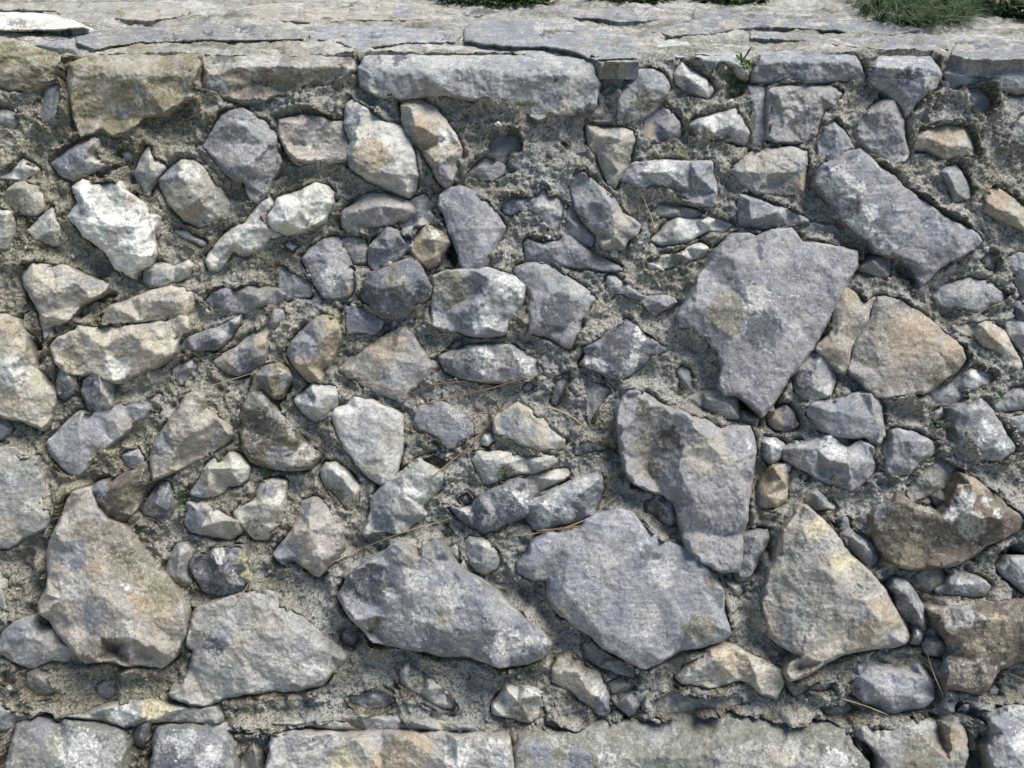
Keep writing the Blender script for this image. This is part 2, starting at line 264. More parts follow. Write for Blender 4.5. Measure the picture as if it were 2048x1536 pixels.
w|52|gleaming white lump with a mossy underside at centre left|13,20 18,15 22,6 36,2 42,-1 50,-5 58,-3 64,2 64,10 60,18 56,24 46,30 38,32 28,34 17,30 13,26|25,12,90 28,24,95 40,12,100 55,8,80 50,24,70|27,16,12,w 48,30,7,m 50,6,6,g
k|40|buff pink oblong stone lying on a pile at centre left|71,16 78,10 92,3 104,3 117,6 121,9 126,14 126,18 120,22 110,26 98,28 88,29 84,34 76,33 71,29 70,22|80,16,100 100,12,100 115,14,90 80,28,60|78,30,6,g
g|18|curled pale scrap of rag hanging over the end of the buff pink stone|118,13 128,5 134,3 138,8 144,3 146,10 138,16 134,26 128,29 118,29 112,25 118,20||
b|-56|tall dark slate stone with a shadowed gap along its left side at centre|146,4 152,-2 162,-3 172,1 176,8 184,9 189,18 195,28 193,34 187,46 182,58 177,62 163,62 160,48 153,32 149,18 145,12|152,12,90 174,10,100 175,30,95 160,30,90 172,55,90|160,4,10,b 180,25,14,g
b|44|grey block with a shaded lower face sitting above the dark angular stone|91,44 96,38 105,28 114,32 118,36 125,37 126,44 120,48 112,56 103,61 95,63 91,55|104,38,95 114,36,100 108,45,95 120,42,55|
o|40|upright cream and rust stone in the dark hole left of the tall slate stone|125,38 130,29 136,26 141,27 146,26 151,30 154,40 147,50 143,57 137,61 131,56 126,54 124,46|132,38,80 142,38,100 150,36,70 142,52,80|141,34,3,w 148,34,5,m
g|40|grey stone end behind the cream and rust stone in the dark hole|112,30 125,28 132,20 138,16 143,21 140,27 130,30 126,37 118,35||
d|70|dark angular stone sitting proud of the wall near the centre|85,78 89,70 92,64 104,60 118,54 127,53 131,58 135,67 139,76 138,83 126,90 120,97 110,99 100,97 92,90 86,84|97,68,80 96,76,90 108,74,100 112,60,85 133,70,90 120,88,80|93,82,8,d 112,70,8,m
b|-40|flat lilac grey stone tucked under the dark angular stone|73,88 80,89 90,90 96,97 103,100 101,106 95,111 84,109 74,111 73,104|82,96,100 92,102,90|
b|16|triangular grey stone showing through mossy mortar left of centre|21,56 30,62 42,66 50,75 46,82 36,82 28,85 22,82|35,72,100|30,74,8,b
g|34|mossy grey stone with a pale crest in the mortar left of the dark angular stone|40,52 50,42 57,38 68,36 74,48 78,58 83,68 82,76 76,82 68,84 56,82 50,72 46,64|56,48,80 62,64,100 72,66,80|60,70,8,w 55,48,5,b 76,78,6,m
g|56|two tiered stone with mossy upper part and a bright right shoulder at centre|140,66 152,62 170,61 184,60 194,64 205,67 211,73 210,84 205,95 199,101 196,110 186,113 172,112 158,108 148,108 140,104 139,92 140,80|160,70,85 185,68,100 168,82,55 200,74,100 170,92,95 180,105,80 150,95,50|155,75,14,m 200,72,12,w 183,96,9,w 165,98,9,b
o|50|stone with a blue grey left face and ochre orange right face at centre left|29,125 32,116 40,108 48,101 56,96 64,99 69,106 70,114 66,122 63,130 60,140 54,148 45,147 41,143 32,132|60,100,90 68,106,95 52,118,100 43,135,90 56,130,75|58,125,14,o 40,118,14,b 52,108,8,g 50,142,8,o
k|-46|flat four sided stone like a tile with pinkish brown face near the centre|69,137 75,130 85,124 98,115 110,108 118,105 124,110 130,120 136,127 145,136 138,143 130,150 124,155 117,164 110,160 95,155 82,148 70,140|78,137,90 116,108,95 138,136,90 108,154,80 110,130,100|105,125,14,o 115,142,14,g
g|44|long low dark grey stone with pale spots below the two tiered stone|145,128 155,124 168,120 186,119 200,119 210,125 220,131 224,140 221,143 214,147 196,148 178,147 160,144 150,139|155,130,80 180,126,100 205,130,90 190,138,70|175,128,10,w 160,136,10,d 208,136,8,w
m|44|rounded tan and blue stone with a creamy right edge at left of centre|0,153 4,142 12,135 22,133 30,136 32,143 29,150 26,160 18,160 10,157 0,158|14,143,100 27,140,90|28,145,6,w 12,140,6,b
@ 1000 380 2.604
b|28|low grey stone with three blunt lobes sunk in mortar at upper centre|1,10 10,5 22,6 28,5 32,-2 36,0 38,6 45,4 50,12 49,22 46,30 38,34 34,28 28,20 20,17 8,18 3,16|30,12,100 40,14,95 15,10,80|34,12,10,p
b|52|long slanted stone with a grey front face and a pale brown upper edge|53,-2 58,-12 64,-14 70,-8 80,0 89,8 94,18 103,23 109,29 104,35 98,37 96,44 90,46 84,47 78,44 73,34 66,26 58,14|82,6,100 88,19,95 76,30,80 100,30,80 88,36,85|82,0,6,t 95,20,10,t 85,38,10,t
b|30|long low grey wedge tapering to a thin right point|19,40 22,38 32,39 44,38 50,33 56,38 64,44 74,50 86,56 96,61 80,62 66,60 50,59 32,57 20,54|35,45,100 50,42,90 66,52,90 82,58,60|
g|26|small low dark stone in shadow behind the long slanted stone|50,12 54,12 60,20 68,30 74,38 72,44 62,42 52,36 48,30 50,20||
p|26|arrowhead shaped pale stone pointing right at upper centre right|115,38 122,33 128,25 136,22 150,23 160,20 168,21 178,26 180,29 172,33 162,31 155,33 146,38 136,42 124,42|135,30,90 160,26,100|150,25,12,w 130,38,8,g
p|30|short ridge like stone with a bright right end below the arrowhead stone|111,56 118,53 130,49 142,44 155,41 160,44 159,50 150,54 140,58 125,62 113,63|118,57,80 140,49,100 156,45,90|154,44,6,w 135,54,8,m
g|-52|large five sided grey stone leaning beside the two tiered stone|10,63 13,59 22,56 36,57 45,62 53,68 60,72 68,78 73,84 70,93 64,100 62,108 58,116 54,123 46,118 34,112 22,110 21,100 21,90 24,84 19,74|20,62,80 30,62,90 27,85,90 40,80,100 56,80,90 52,105,90 28,105,85|16,64,6,b 60,76,8,p 45,95,14,d
b|34|thin boomerang shaped stone beside a sandy hollow at centre right|80,72 83,66 88,66 96,72 106,78 113,82 124,81 133,82 136,86 130,90 122,94 118,98 112,90 104,86 94,80 88,80 85,84 82,80|88,72,80 105,80,100 122,86,100|95,74,6,p 125,86,6,b
d|-52|kite shaped dark stone with white blotches and a pale edge on its right|61,134 66,126 63,121 72,115 82,109 90,107 97,100 103,104 112,110 122,117 128,123 118,128 108,136 100,142 92,146 83,145 78,140 70,136|73,120,85 90,112,95 112,118,100 92,130,95 90,142,80|100,128,8,w 72,135,8,w 108,110,6,w 90,118,12,d
g|30|small oval grey stone sunk in a mortar hollow|136,140 140,135 145,138 148,146 148,155 144,158 138,152|142,146,100|
g|-78|huge grey boulder with a white smear at centre right|137,106 136,96 146,80 152,66 158,60 165,46 172,40 178,34 190,33 196,35 206,32 212,30 224,30 232,40 244,40 265,45 274,47 275,58 268,70 258,88 250,105 240,122 230,135 221,145 214,158 202,174 198,170 189,162 182,157 172,157 168,150 170,134 166,122 158,115 148,106|150,90,75 175,50,90 200,60,100 240,55,85 230,100,90 195,90,100 180,115,90 205,140,90 195,165,60 255,62,80 215,36,60|198,82,10,w 193,90,5,w 175,95,16,m 225,108,8,p 200,108,14,d
@ 1500 380 2.676
g|50|pointed grey wedge wedged above the huge grey boulder|-8,-3 -9,2 0,4 14,9 26,14 37,19 44,23 40,24 30,28 16,30 4,32 -6,31 -8,26 -10,14|0,8,90 20,16,100 0,22,90|8,6,3,p 25,14,4,p 38,21,4,p
g|26|small low grey cap stone on top of the huge grey boulder|41,28 46,24 54,23 62,26 67,29 68,34 60,36 50,33 42,31|55,27,100|
b|-74|huge slanted blue grey slab with lilac white blotches at upper right|49,-14 55,-20 64,-22 72,-28 82,-30 90,-24 98,-16 108,-10 114,-2 124,4 138,14 150,22 162,28 170,33 173,38 168,44 160,50 148,54 138,62 130,70 127,73 125,66 120,58 112,50 100,48 94,46 88,38 78,30 70,24 65,16 60,10 54,2 48,-5|60,-15,90 80,-22,85 80,0,100 110,15,95 90,30,85 150,32,90 130,55,85 105,40,90|85,24,12,w 102,42,6,w 75,-2,9,w 66,-10,8,w 119,25,4,p 78,12,5,d 97,28,7,d 140,28,14,b
g|34|small grey wedge at the lower tip of the huge slanted slab|78,57 82,52 92,48 99,49 105,50 105,58 104,66 98,68 90,63 80,59|92,53,100 100,60,80|
g|-30|pale grey rounded kite shaped stone in mortar at right|136,80 142,73 152,70 163,66 172,68 180,69 186,74 192,79 188,84 178,88 171,93 160,88 150,90 142,85|155,78,90 175,76,100|165,76,8,p
k|-60|large pinkish brown boulder split from its left neighbour by a crack at right|96,80 104,80 112,82 120,88 130,94 138,100 146,108 152,112 158,118 161,126 158,132 152,138 145,142 138,148 130,152 118,153 105,156 92,154 84,145 78,138 73,134 76,125 78,115 84,105 90,95 93,86|98,90,85 120,100,95 90,110,90 140,120,100 100,140,95 130,140,75 115,125,90|150,120,10,o 120,110,20,o 140,138,8,m
t|-56|tan slab with an ochre lower corner and cracked edge left of the pinkish boulder|66,75 72,73 80,78 86,85 93,80 93,88 88,98 85,106 78,114 77,122 74,132 71,138 66,136 58,128 50,120 48,118 54,112 58,108 60,98 64,88|72,85,85 66,105,95 60,118,90 72,120,95|62,120,7,o 74,80,6,o
g|28|blue grey slab at the right edge above a dark gap|191,50 200,47 225,46 225,82 205,80 198,72 192,62|205,60,100|
t|34|brownish grey leaning slab below the kite shaped stone at right|150,102 156,99 168,98 180,99 190,105 194,114 202,126 204,132 200,135 188,128 176,120 166,112 154,106|175,104,100 190,118,90|180,108,6,o
g|34|pale grey rounded stone at the right edge next to the brownish leaning slab|190,98 198,96 225,98 225,126 205,124 198,116 192,108|205,108,100|
g|34|white blotched grey stone right of the pinkish boulder|148,142 156,136 166,132 180,136 183,141 178,146 168,149 160,149 152,150|165,138,100|170,142,8,w
t|40|brown and grey stone with mossy lower edge at the upper right edge|172,2 176,-2 186,-1 196,6 206,14 225,22 225,34 205,30 190,24 176,22 173,18 176,10|178,10,90 200,20,90 190,16,100|185,6,10,o
g|14|slim grey stone sunk in mortar near the right edge under the huge slanted slab|168,52 174,46 182,46 184,54 182,60 176,58||
@ 0 760 2.604
b|36|small dark stone with an orange right side below the big lumpy tan boulder|43,2 46,-8 53,-14 58,-12 62,-4 61,6 58,11 50,14 43,12|52,-2,100 58,0,80|58,1,3,o 47,8,8,d
b|44|half dark blue and half cream stone below the big lumpy tan boulder|62,8 64,0 70,-10 76,-12 86,-8 88,0 88,12 86,20 82,26 76,26 69,25 66,16|76,-6,90 78,8,95 74,20,70 70,5,70|82,4,9,p 82,16,6,p 68,5,8,d
b|-50|smooth blue grey loaf shaped stone with a brown underside at left|36,48 40,44 50,34 60,25 64,24 70,26 88,20 96,18 113,18 115,22 112,28 102,36 92,44 80,54 74,62 66,70 60,74 54,73 48,68 42,60 37,54|60,32,90 105,21,90 62,45,100 88,32,95 62,66,75 85,46,50|95,34,9,t 75,58,7,m 42,48,8,p 107,20,6,g
b|34|pale grey stone at the left edge below the large cream speckled boulder|-20,26 3,27 8,32 10,38 8,44 2,46 -20,44|2,36,100|
t|56|angular tan stone with dark left face white ridge and dark brown underside at left|116,72 115,60 118,50 124,40 130,32 138,22 142,12 150,9 156,12 160,22 168,30 178,39 178,42 172,50 160,58 144,66 130,72 117,77|138,24,80 130,38,85 133,56,85 150,26,90 175,41,80 148,40,100 140,60,50 160,53,50|123,50,7,b 131,40,3,w 160,58,5,o 155,35,8,t 156,18,6,m
b|30|grey crumpled stone between the loaf shaped stone and the rust brown triangle|92,58 98,52 106,51 111,58 111,62 108,66 100,70 96,66|103,58,100|106,62,5,p
z|50|rust brown triangular stone with a sharp peak at lower left|70,86 74,80 88,74 102,68 112,63 114,68 113,80 108,94 102,104 94,111 88,110 80,104 75,96 70,92|110,70,80 95,80,100 78,86,90 90,102,75|76,84,8,b 105,92,6,o 98,90,8,m
g|-56|large upright grey stone at the left edge with a flat freckled face|-20,52 2,52 6,50 12,52 22,58 30,58 32,70 34,80 37,94 40,106 37,114 28,117 18,121 8,129 -20,129|5,60,80 25,65,90 10,85,100 33,105,80 10,112,85|7,60,8,t 20,98,4,w 8,115,10,t
d|34|dark fractured stone with pale tip between rust brown triangle and mortar|106,98 112,92 120,82 124,77 130,78 133,88 134,98 131,106 126,112 118,106 110,102|124,84,80 120,95,100 128,100,80|126,84,4,w 117,102,4,o
b|20|small blue grey chip under the dark fractured stone at lower left|104,114 110,110 118,112 124,116 122,118 114,118 106,117|114,114,100|
p|42|three cornered pale grey stone with blue lower left face left of the mossy dark slab|144,88 152,76 160,64 164,60 170,62 176,56 186,58 192,68 190,76 184,80 176,82 170,88 162,90 152,89|160,68,95 178,68,100 160,82,80|152,84,7,b 163,80,8,t
p|44|grey block with a cream curved top ridge below the three cornered pale stone|144,94 150,93 156,94 164,98 172,102 180,106 186,100 188,108 186,116 178,122 168,120 156,119 146,116 141,108 143,100|152,100,85 158,98,90 170,108,100 180,108,90 155,112,80|152,106,9,b 165,99,6,w 178,114,8,t
b|40|grey blue chunk with an upright wedge shape left of the mottled black and yellow stone|127,144 130,136 136,126 143,125 149,130 148,140 146,146 148,156 142,160 132,160 126,150|138,134,100 135,150,85|140,135,6,p 138,155,6,m
d|54|mottled black and white block with a yellow right rim at lower left|146,138 150,134 158,134 164,130 172,129 184,128 190,132 193,142 196,152 195,157 188,162 178,166 166,166 156,162 150,152 146,144|165,134,90 183,131,95 186,145,90 170,148,100 160,155,70|187,136,5,y 191,148,5,y 194,155,4,y 170,134,7,w 180,153,5,w 155,138,6,d
@ 500 760 2.604
p|46|cream knobbly stone with a pitted face left of the large flat pale oval stone|34,15 42,8 48,3 58,4 66,5 68,12 68,20 62,24 60,28 54,32 46,30 40,24 36,19|48,8,90 60,10,95 50,20,100 60,22,80|45,15,6,b 60,22,6,t
D|50|large dark mossy slab with a pale right edge at left of centre|-8,36 -6,20 0,10 10,10 14,14 18,20 24,28 32,38 42,48 50,56 54,59 50,64 46,68 36,69 24,69 10,66 0,62 -6,52|8,13,90 16,26,95 30,42,95 48,60,80 15,45,70 25,62,80 0,25,80|4,14,9,g 20,28,7,g 33,38,5,p 44,56,7,p 10,44,16,D 25,60,10,g
p|-52|large flat pale oval stone with a pointed bottom near the centre|62,27 66,22 74,19 80,13 88,15 98,17 104,21 112,24 117,27 118,36 118,48 116,58 113,70 110,77 104,80 101,81 94,76 86,70 80,62 73,52 67,44 65,34|70,26,85 85,20,90 108,28,95 90,45,100 105,60,95 100,74,85 75,42,85|90,40,14,g 75,25,8,w 108,45,8,t 95,68,8,t 80,52,8,w
b|-42|lavender grey block with squared corners right of the large flat pale oval stone|124,36 126,28 130,20 138,20 140,16 148,17 156,21 166,27 172,35 172,42 164,47 156,53 152,54 146,48 138,42 130,39|136,25,95 150,22,100 165,38,90 150,46,85|
p|34|narrow pale stone with a mossy left flank below the large flat pale oval stone|54,70 58,63 66,64 74,70 80,76 84,84 84,94 80,101 74,100 68,92 60,84 55,76|62,68,90 72,76,100 80,88,80 68,84,60|66,90,7,m 76,94,6,m 65,70,6,w
p|54|creamy layered stone tilted like an open book below centre|86,118 90,110 93,100 94,90 100,84 106,77 118,70 126,63 130,61 138,66 144,70 152,72 148,80 146,84 138,92 134,98 135,104 128,110 120,117 113,119 104,117 95,117 89,120|98,90,80 118,74,90 128,65,90 118,86,100 108,104,90 133,103,85 145,74,80 96,114,50|120,78,9,p 105,88,9,b 103,106,9,b 128,85,10,w
k|56|smooth brown pentagon stone with a grey left corner at lower left of centre|18,134 26,124 32,116 36,104 40,94 48,91 54,93 58,96 62,104 68,111 71,115 71,128 68,136 60,144 54,150 46,148 40,142 34,140 28,143 22,138|46,98,80 60,110,90 45,115,100 34,122,80 36,136,70 55,140,90|27,133,10,b 48,96,9,g 53,132,4,w
p|44|white edged hollow stone with a cream crest right of the grey block|-12,102 -6,96 4,90 8,80 14,77 22,76 27,78 27,90 26,100 24,110 18,115 14,122 4,122 -4,114 -10,108|12,82,95 10,95,100 22,96,90 8,110,80|16,84,5,b 20,105,8,t 2,112,6,m
p|36|pale stone with a notched left end below the white lichen dot|167,56 172,55 184,56 192,55 204,56 212,60 224,56 233,58 236,62 228,68 216,71 202,72 194,76 186,79 178,80 174,72 169,62|180,60,100 200,63,90 222,63,100 182,74,70|203,62,3,g 198,70,5,m 228,70,5,m
d|50|dark jagged stone with white lichen flecks left of the striped slanted block|151,97 158,98 164,100 170,96 176,90 184,86 190,82 196,78 206,76 212,78 216,88 218,100 214,104 206,107 198,110 190,115 182,119 172,114 162,107|180,98,90 200,84,100 208,95,95 190,108,80|200,85,7,g 187,96,7,g 165,101,4,w 183,108,5,w 208,90,6,w
b|52|blue grey striped block with pale top and round lilac spots below centre|211,96 222,90 236,84 250,76 266,70 272,72 273,78 270,86 266,98 263,104 254,108 240,112 226,115 218,115 213,106|225,96,90 268,76,90 250,90,100 235,105,85|235,86,9,p 255,80,9,p 227,103,7,w 244,104,7,w 236,100,3,d 255,97,8,d
g|44|small grey speckled stone alone in mortar above the two big bottom boulders|165,124 168,120 180,121 186,124 190,132 192,140 188,146 180,149 174,147 168,140 165,132|180,128,100 178,140,90|184,126,4,w
@ 1000 760 2.604
t|-48|smooth tan and grey wedge with a pale upper ridge under the pine needles|-6,28 0,26 6,22 14,18 22,22 30,28 38,36 46,42 50,46 48,52 42,54 34,54 28,55 20,52 12,47 4,43 -4,40|16,22,95 28,32,95 44,46,90 15,38,90 30,50,70|20,22,7,t 8,36,8,b 20,40,8,g 40,44,7,p
d|16|tiny dark blue spindle shaped chip stuck in mortar below centre|42,0 46,-3 52,-6 53,0 51,8 46,14 43,20 39,18 40,8|46,4,100|47,2,5,b
g|16|grey tooth shaped chip with a tan right edge pointing down in mortar|64,-4 70,0 80,2 87,7 84,12 77,20 72,28 69,36 66,30 65,15|78,6,100 72,14,90|84,8,4,t 66,-2,4,w
w|22|small chip with a lit white top and mossy underside in mortar|56,52 62,48 67,45 72,47 83,52 80,55 72,56 64,58 58,57|67,48,100 80,52,80|64,55,5,m 74,54,4,m
g|84|big grey boulder with a dark smooth hollow in its left face at centre right|94,12 100,8 106,8 114,12 126,20 140,24 156,30 170,36 186,36 192,36 195,44 196,56 194,70 193,80 191,92 190,102 190,108 186,118 186,132 184,147 168,147 150,138 142,128 139,116 137,104 133,94 126,88 114,85 103,80 96,68 93,54 91,38 90,24|104,12,70 116,20,80 148,30,90 152,38,100 140,58,90 138,70,95 150,95,100 190,42,80 175,65,100 185,90,95 170,120,80 118,48,50 112,68,40|122,34,14,M 112,22,7,D 132,46,10,D 112,50,9,m 118,68,8,m 145,62,4,w 190,48,4,w 160,60,18,t 165,90,16,g
p|28|block of mortar coloured stone left of the striped slanted block|16,76 24,73 34,70 44,68 54,68 57,72 50,76 38,82 30,86 23,92 19,86|35,76,100|
@ 1500 760 2.676
d|26|small brown and dark triangular stone below the tip of the huge grey boulder|12,30 18,24 24,18 28,19 33,25 37,33 34,36 26,38 18,37|26,24,95 22,32,100|20,30,6,o
b|-60|dark bluish slab like block with a pale right edge below the pinkish boulder|42,22 46,18 56,16 68,12 80,9 90,8 94,10 98,20 100,32 100,42 97,48 90,47 86,43 74,43 64,42 54,38 47,31 43,26|52,20,95 90,10,100 94,30,90 70,25,100 70,36,80|95,18,3,t 97,30,3,t 98,40,3,t 50,22,5,b
b|44|large grey stone with a scooped top and shaded underside at right|24,52 34,47 46,46 54,40 62,41 67,47 72,50 82,45 88,47 93,51 92,58 94,62 94,68 88,74 82,80 76,83 68,82 58,78 46,70 34,64 26,60|36,50,90 50,52,90 60,60,100 74,62,100 88,62,80 55,68,50|62,50,9,w 76,60,8,p 42,60,12,g 65,76,6,m
b|46|small pale lavender stone at the right edge of the big hollowed boulder|4,52 5,45 12,43 20,44 26,48 26,54 22,60 16,64 10,60|14,48,100 16,58,70|15,52,7,w
o|48|cream and rust upright stone with a dark grey left side at lower right|4,88 8,76 12,68 16,63 28,62 30,65 29,70 28,80 27,90 20,95 13,97 6,94|18,66,100 24,75,90 12,86,85|6,86,6,b 20,74,7,o 27,65,4,w
g|22|small round pale stone beside the cream and rust upright stone|36,72 38,68 42,67 44,72 42,76 38,78|40,72,100|
g|34|small grey brown wedge above the slanted mossy triangle at lower right|36,88 42,82 50,80 54,84 60,90 64,94 62,98 54,97 46,96 40,93|48,85,100 56,92,70|56,92,5,p 44,90,5,m
g|44|brown stone with a grey upper facet right of the scooped stone|95,66 98,55 102,46 106,38 112,37 124,40 134,45 140,50 136,56 126,62 120,70 110,73 102,71|108,46,90 120,46,100 120,56,85 105,62,80|110,42,5,b 125,44,8,b 130,46,4,p
b|-62|upright pale blue slab with a shaded left edge at far right|149,22 154,19 164,17 173,14 176,17 182,25 188,34 194,44 198,50 197,54 192,57 188,61 176,60 170,61 164,56 158,46 153,35 150,28|158,24,90 173,20,100 175,35,100 190,52,90 170,52,90|172,20,5,p 175,38,8,w 190,50,5,w
p|26|crusted pale lump with moss below it left of the upright pale blue slab|132,22 136,18 144,20 147,24 144,30 136,32 132,28|140,24,100|
g|32|dark grey block at the right edge beside the upright pale blue slab|188,33 196,28 210,24 225,22 225,54 205,56 199,54 198,46 192,38|205,38,100|200,35,8,d
g|28|grey stone at the right edge with a dark gap below it above the upright slab|182,20 188,12 196,6 225,4 225,20 208,21 192,23 185,25|205,12,100|
g|36|dark grey slab under the pinkish boulder beside the tip of the huge grey boulder|30,-8 40,-20 54,-22 63,-12 64,2 60,12 50,16 42,16 34,8|50,-10,90 45,5,100|58,8,6,w 40,0,8,d
g|26|rounded mortar crusted lump below the white blotched grey stone|133,8 140,3 150,0 158,6 160,14 154,20 142,22 136,18|147,10,100|
b|38|lavender streaked narrow stone right of the mossy triangle slab|62,104 70,99 74,103 75,110 80,114 88,118 94,124 97,130 96,136 90,140 84,136 74,126 66,116|70,104,90 78,118,100 90,128,90|68,105,5,d 90,122,6,w
z|78|long rusty brown boulder with a deep notch and white lichen at far right|88,110 90,102 96,96 104,90 110,84 116,88 122,92 130,94 138,98 144,100 148,94 152,84 154,76 158,70 168,74 178,82 190,92 200,100 206,105 200,112 190,118 176,124 166,132 154,138 140,140 124,142 112,140 100,132 94,122|108,92,90 118,94,90 132,98,95 145,106,85 155,80,90 165,78,95 190,104,100 165,100,100 120,112,80 100,115,70 140,125,50 170,120,60|162,88,7,w 150,99,6,w 158,94,5,w 168,78,8,o 176,90,3,w 184,98,3,w 98,96,6,b 130,98,5,t 165,108,10,p 115,130,14,m
b|44|dagger shaped lavender stone pointing up in a crevice at lower right|-12,142 -10,128 -7,116 0,113 8,112 13,112 14,118 11,126 6,136 2,144 -4,150 -10,150|4,118,100 0,132,90|-6,118,6,b 0,135,6,p
@ 0 0 1
k|84|biggest lumpy brown boulder at lower left with an olive stained shoulder and white fleck|146,984 180,974 195,1018 213,1041 247,1052 273,1098 307,1137 340,1160 359,1188 371,1225 370,1271 359,1292 346,1315 325,1334 280,1330 260,1334 229,1323 190,1322 172,1326 150,1306 130,1282 112,1262 99,1240 80,1228 76,1209 90,1185 97,1157 94,1100 109,1062 125,1031 135,1000|165,1000,70 150,1050,85 135,1100,80 200,1080,85 245,1150,85 300,1240,85 350,1285,70 120,1150,85 125,1200,90 145,1250,80 200,1275,90 260,1275,100 320,1300,90 200,1190,100 240,1220,100 230,1300,45 290,1310,55|190,1130,24,o 150,1110,30,b 240,1110,30,m 300,1190,40,o 330,1240,26,o 150,1180,30,p 190,1230,24,b 250,1260,24,p 255,1177,9,w 172,1062,26,m 270,1125,44,m 320,1185,36,m 225,1075,30,z 200,1310,40,z
g|56|broad pale grey slab with crusty lichen rings at the bottom left of centre|390,1215 440,1200 480,1185 515,1176 540,1180 560,1195 590,1225 620,1245 650,1272 694,1305 690,1320 675,1335 660,1352 645,1370 610,1378 580,1385 552,1382 525,1386 500,1386 455,1396 430,1405 410,1412 380,1408 345,1395 337,1388 365,1370 380,1340 385,1300 372,1290 380,1250|470,1220,80 530,1200,90 590,1260,100 660,1310,90 560,1350,90 430,1340,80 480,1300,95 540,1370,70 410,1395,60|530,1250,30,t 480,1290,26,t 600,1300,24,g 560,1350,34,p 430,1290,22,d 620,1330,16,w 450,1260,16,b
b|100|largest cream and slate boulder at bottom centre with a cleft at the top|676,1192 690,1170 696,1152 730,1125 765,1105 790,1088 812,1084 830,1098 836,1112 845,1095 870,1084 890,1098 905,1120 925,1145 960,1165 1000,1190 1030,1220 1060,1245 1085,1265 1102,1288 1095,1305 1082,1316 1060,1326 1025,1332 1000,1335 972,1325 945,1314 925,1310 880,1312 855,1304 820,1298 780,1290 745,1285 730,1265 705,1240 690,1220|740,1150,75 780,1130,85 812,1110,90 770,1160,90 725,1195,70 830,1180,100 840,1140,85 870,1120,85 900,1190,100 960,1200,95 820,1240,95 760,1230,80 740,1265,50 900,1260,95 1000,1260,90 1060,1290,80 960,1300,70|730,1165,40,d 780,1190,16,w 815,1120,26,t 820,1160,30,p 870,1220,34,p 900,1190,26,p 960,1190,26,b 800,1240,30,g 790,1150,24,d 890,1240,20,t 1020,1280,24,w 1070,1290,20,w 950,1290,26,g 870,1130,20,g 750,1250,18,m 1000,1220,30,g
b|-92|largest pale blue grey slab with a round mossy spot at bottom right of centre|1040,1150 1035,1128 1055,1110 1064,1086 1095,1066 1120,1066 1160,1058 1170,1040 1200,1025 1240,1020 1265,1022 1298,1058 1330,1084 1378,1094 1400,1120 1430,1150 1445,1180 1450,1220 1462,1265 1445,1280 1400,1295 1360,1300 1330,1318 1292,1338 1260,1325 1210,1298 1180,1270 1145,1248 1110,1220 1095,1195 1095,1160 1070,1158|1070,1130,75 1130,1100,90 1200,1050,90 1260,1050,85 1290,1110,95 1180,1130,100 1240,1180,100 1130,1180,90 1200,1260,95 1290,1300,90 1330,1200,100 1400,1170,90 1430,1250,85 1380,1250,95 1380,1285,60 1330,1300,60|1245,1100,22,g 1180,1210,30,g 1260,1080,16,b 1300,1110,18,d 1210,1270,20,g 1400,1256,32,m 1425,1160,18,m 1200,1120,30,p 1320,1150,30,p 1290,1240,30,p 1130,1220,12,m 1360,1180,26,b 1240,1210,20,b
t|82|large triangular boulder with an ochre right edge and greenish grey face at lower right|1602,1010 1615,1014 1640,1035 1665,1060 1700,1110 1740,1145 1770,1180 1790,1215 1812,1250 1820,1275 1810,1288 1780,1294 1735,1298 1690,1308 1650,1325 1615,1350 1580,1362 1568,1345 1580,1325 1600,1312 1560,1290 1540,1270 1528,1230 1524,1200 1535,1150 1550,1100 1565,1060|1598,1050,80 1570,1110,75 1610,1120,95 1660,1150,100 1720,1200,100 1700,1130,80 1760,1240,100 1780,1270,80 1640,1230,95 1560,1210,75 1680,1280,80 1600,1335,60|1638,1062,22,y 1662,1092,22,p 1686,1122,24,y 1712,1152,22,t 1738,1184,22,p 1760,1214,20,o 1784,1240,16,o 1590,1130,50,G 1640,1220,50,G 1730,1220,16,b 1740,1260,22,o 1800,1270,14,g 1690,1270,34,t 1600,1250,30,p
z|88|dark brown block with a deep shadowed underside at the right edge of the bottom|1852,1218 1900,1212 1960,1212 2000,1206 2110,1204 2110,1320 2040,1320 2000,1338 1980,1370 1960,1392 1930,1380 1888,1378 1876,1350 1890,1310 1895,1290 1870,1250|1880,1230,80 1960,1240,100 2040,1240,100 2070,1300,80 1900,1340,85 1960,1320,80 1900,1270,90|1920,1225,30,g 1885,1330,20,b 2000,1260,30,o 1950,1300,20,o 2010,1300,20,m
@ 0 1136 2.604
p|34|slice of pale mossy stone at the left edge beside the biggest lumpy brown boulder|-20,-8 -2,-4 2,10 4,24 4,36 0,38 -20,38|0,15,100|
b|48|low bluish boulder with a chipped corner at the lower left edge|-18,56 0,56 4,46 12,40 20,38 28,36 32,42 42,48 50,52 58,60 60,66 50,72 40,70 34,73 28,76 22,76 14,73 8,70 2,66 -18,66|5,55,85 22,42,90 28,55,100 40,62,85 10,66,70|26,52,6,p 25,65,10,p 8,50,8,b
K|g|86|huge pale slab at the bottom left corner with a grainy flat face|4,150 8,135 12,120 16,118 30,112 45,114 62,115 75,117 88,120 97,124 98,135 96,150 92,175 4,175|24,124,85 60,122,90 92,130,90 50,150,100 15,150,90|60,140,16,w 30,122,10,b 80,150,12,p
K|b|90|mottled blue and white block standing at the bottom left beside a black gap|117,128 121,120 124,119 150,119 168,120 174,122 178,135 180,150 182,175 116,175 116,145|124,124,85 145,124,90 170,128,90 150,150,100|140,135,10,w 160,150,9,w 165,140,6,w 170,128,8,g 130,150,12,d
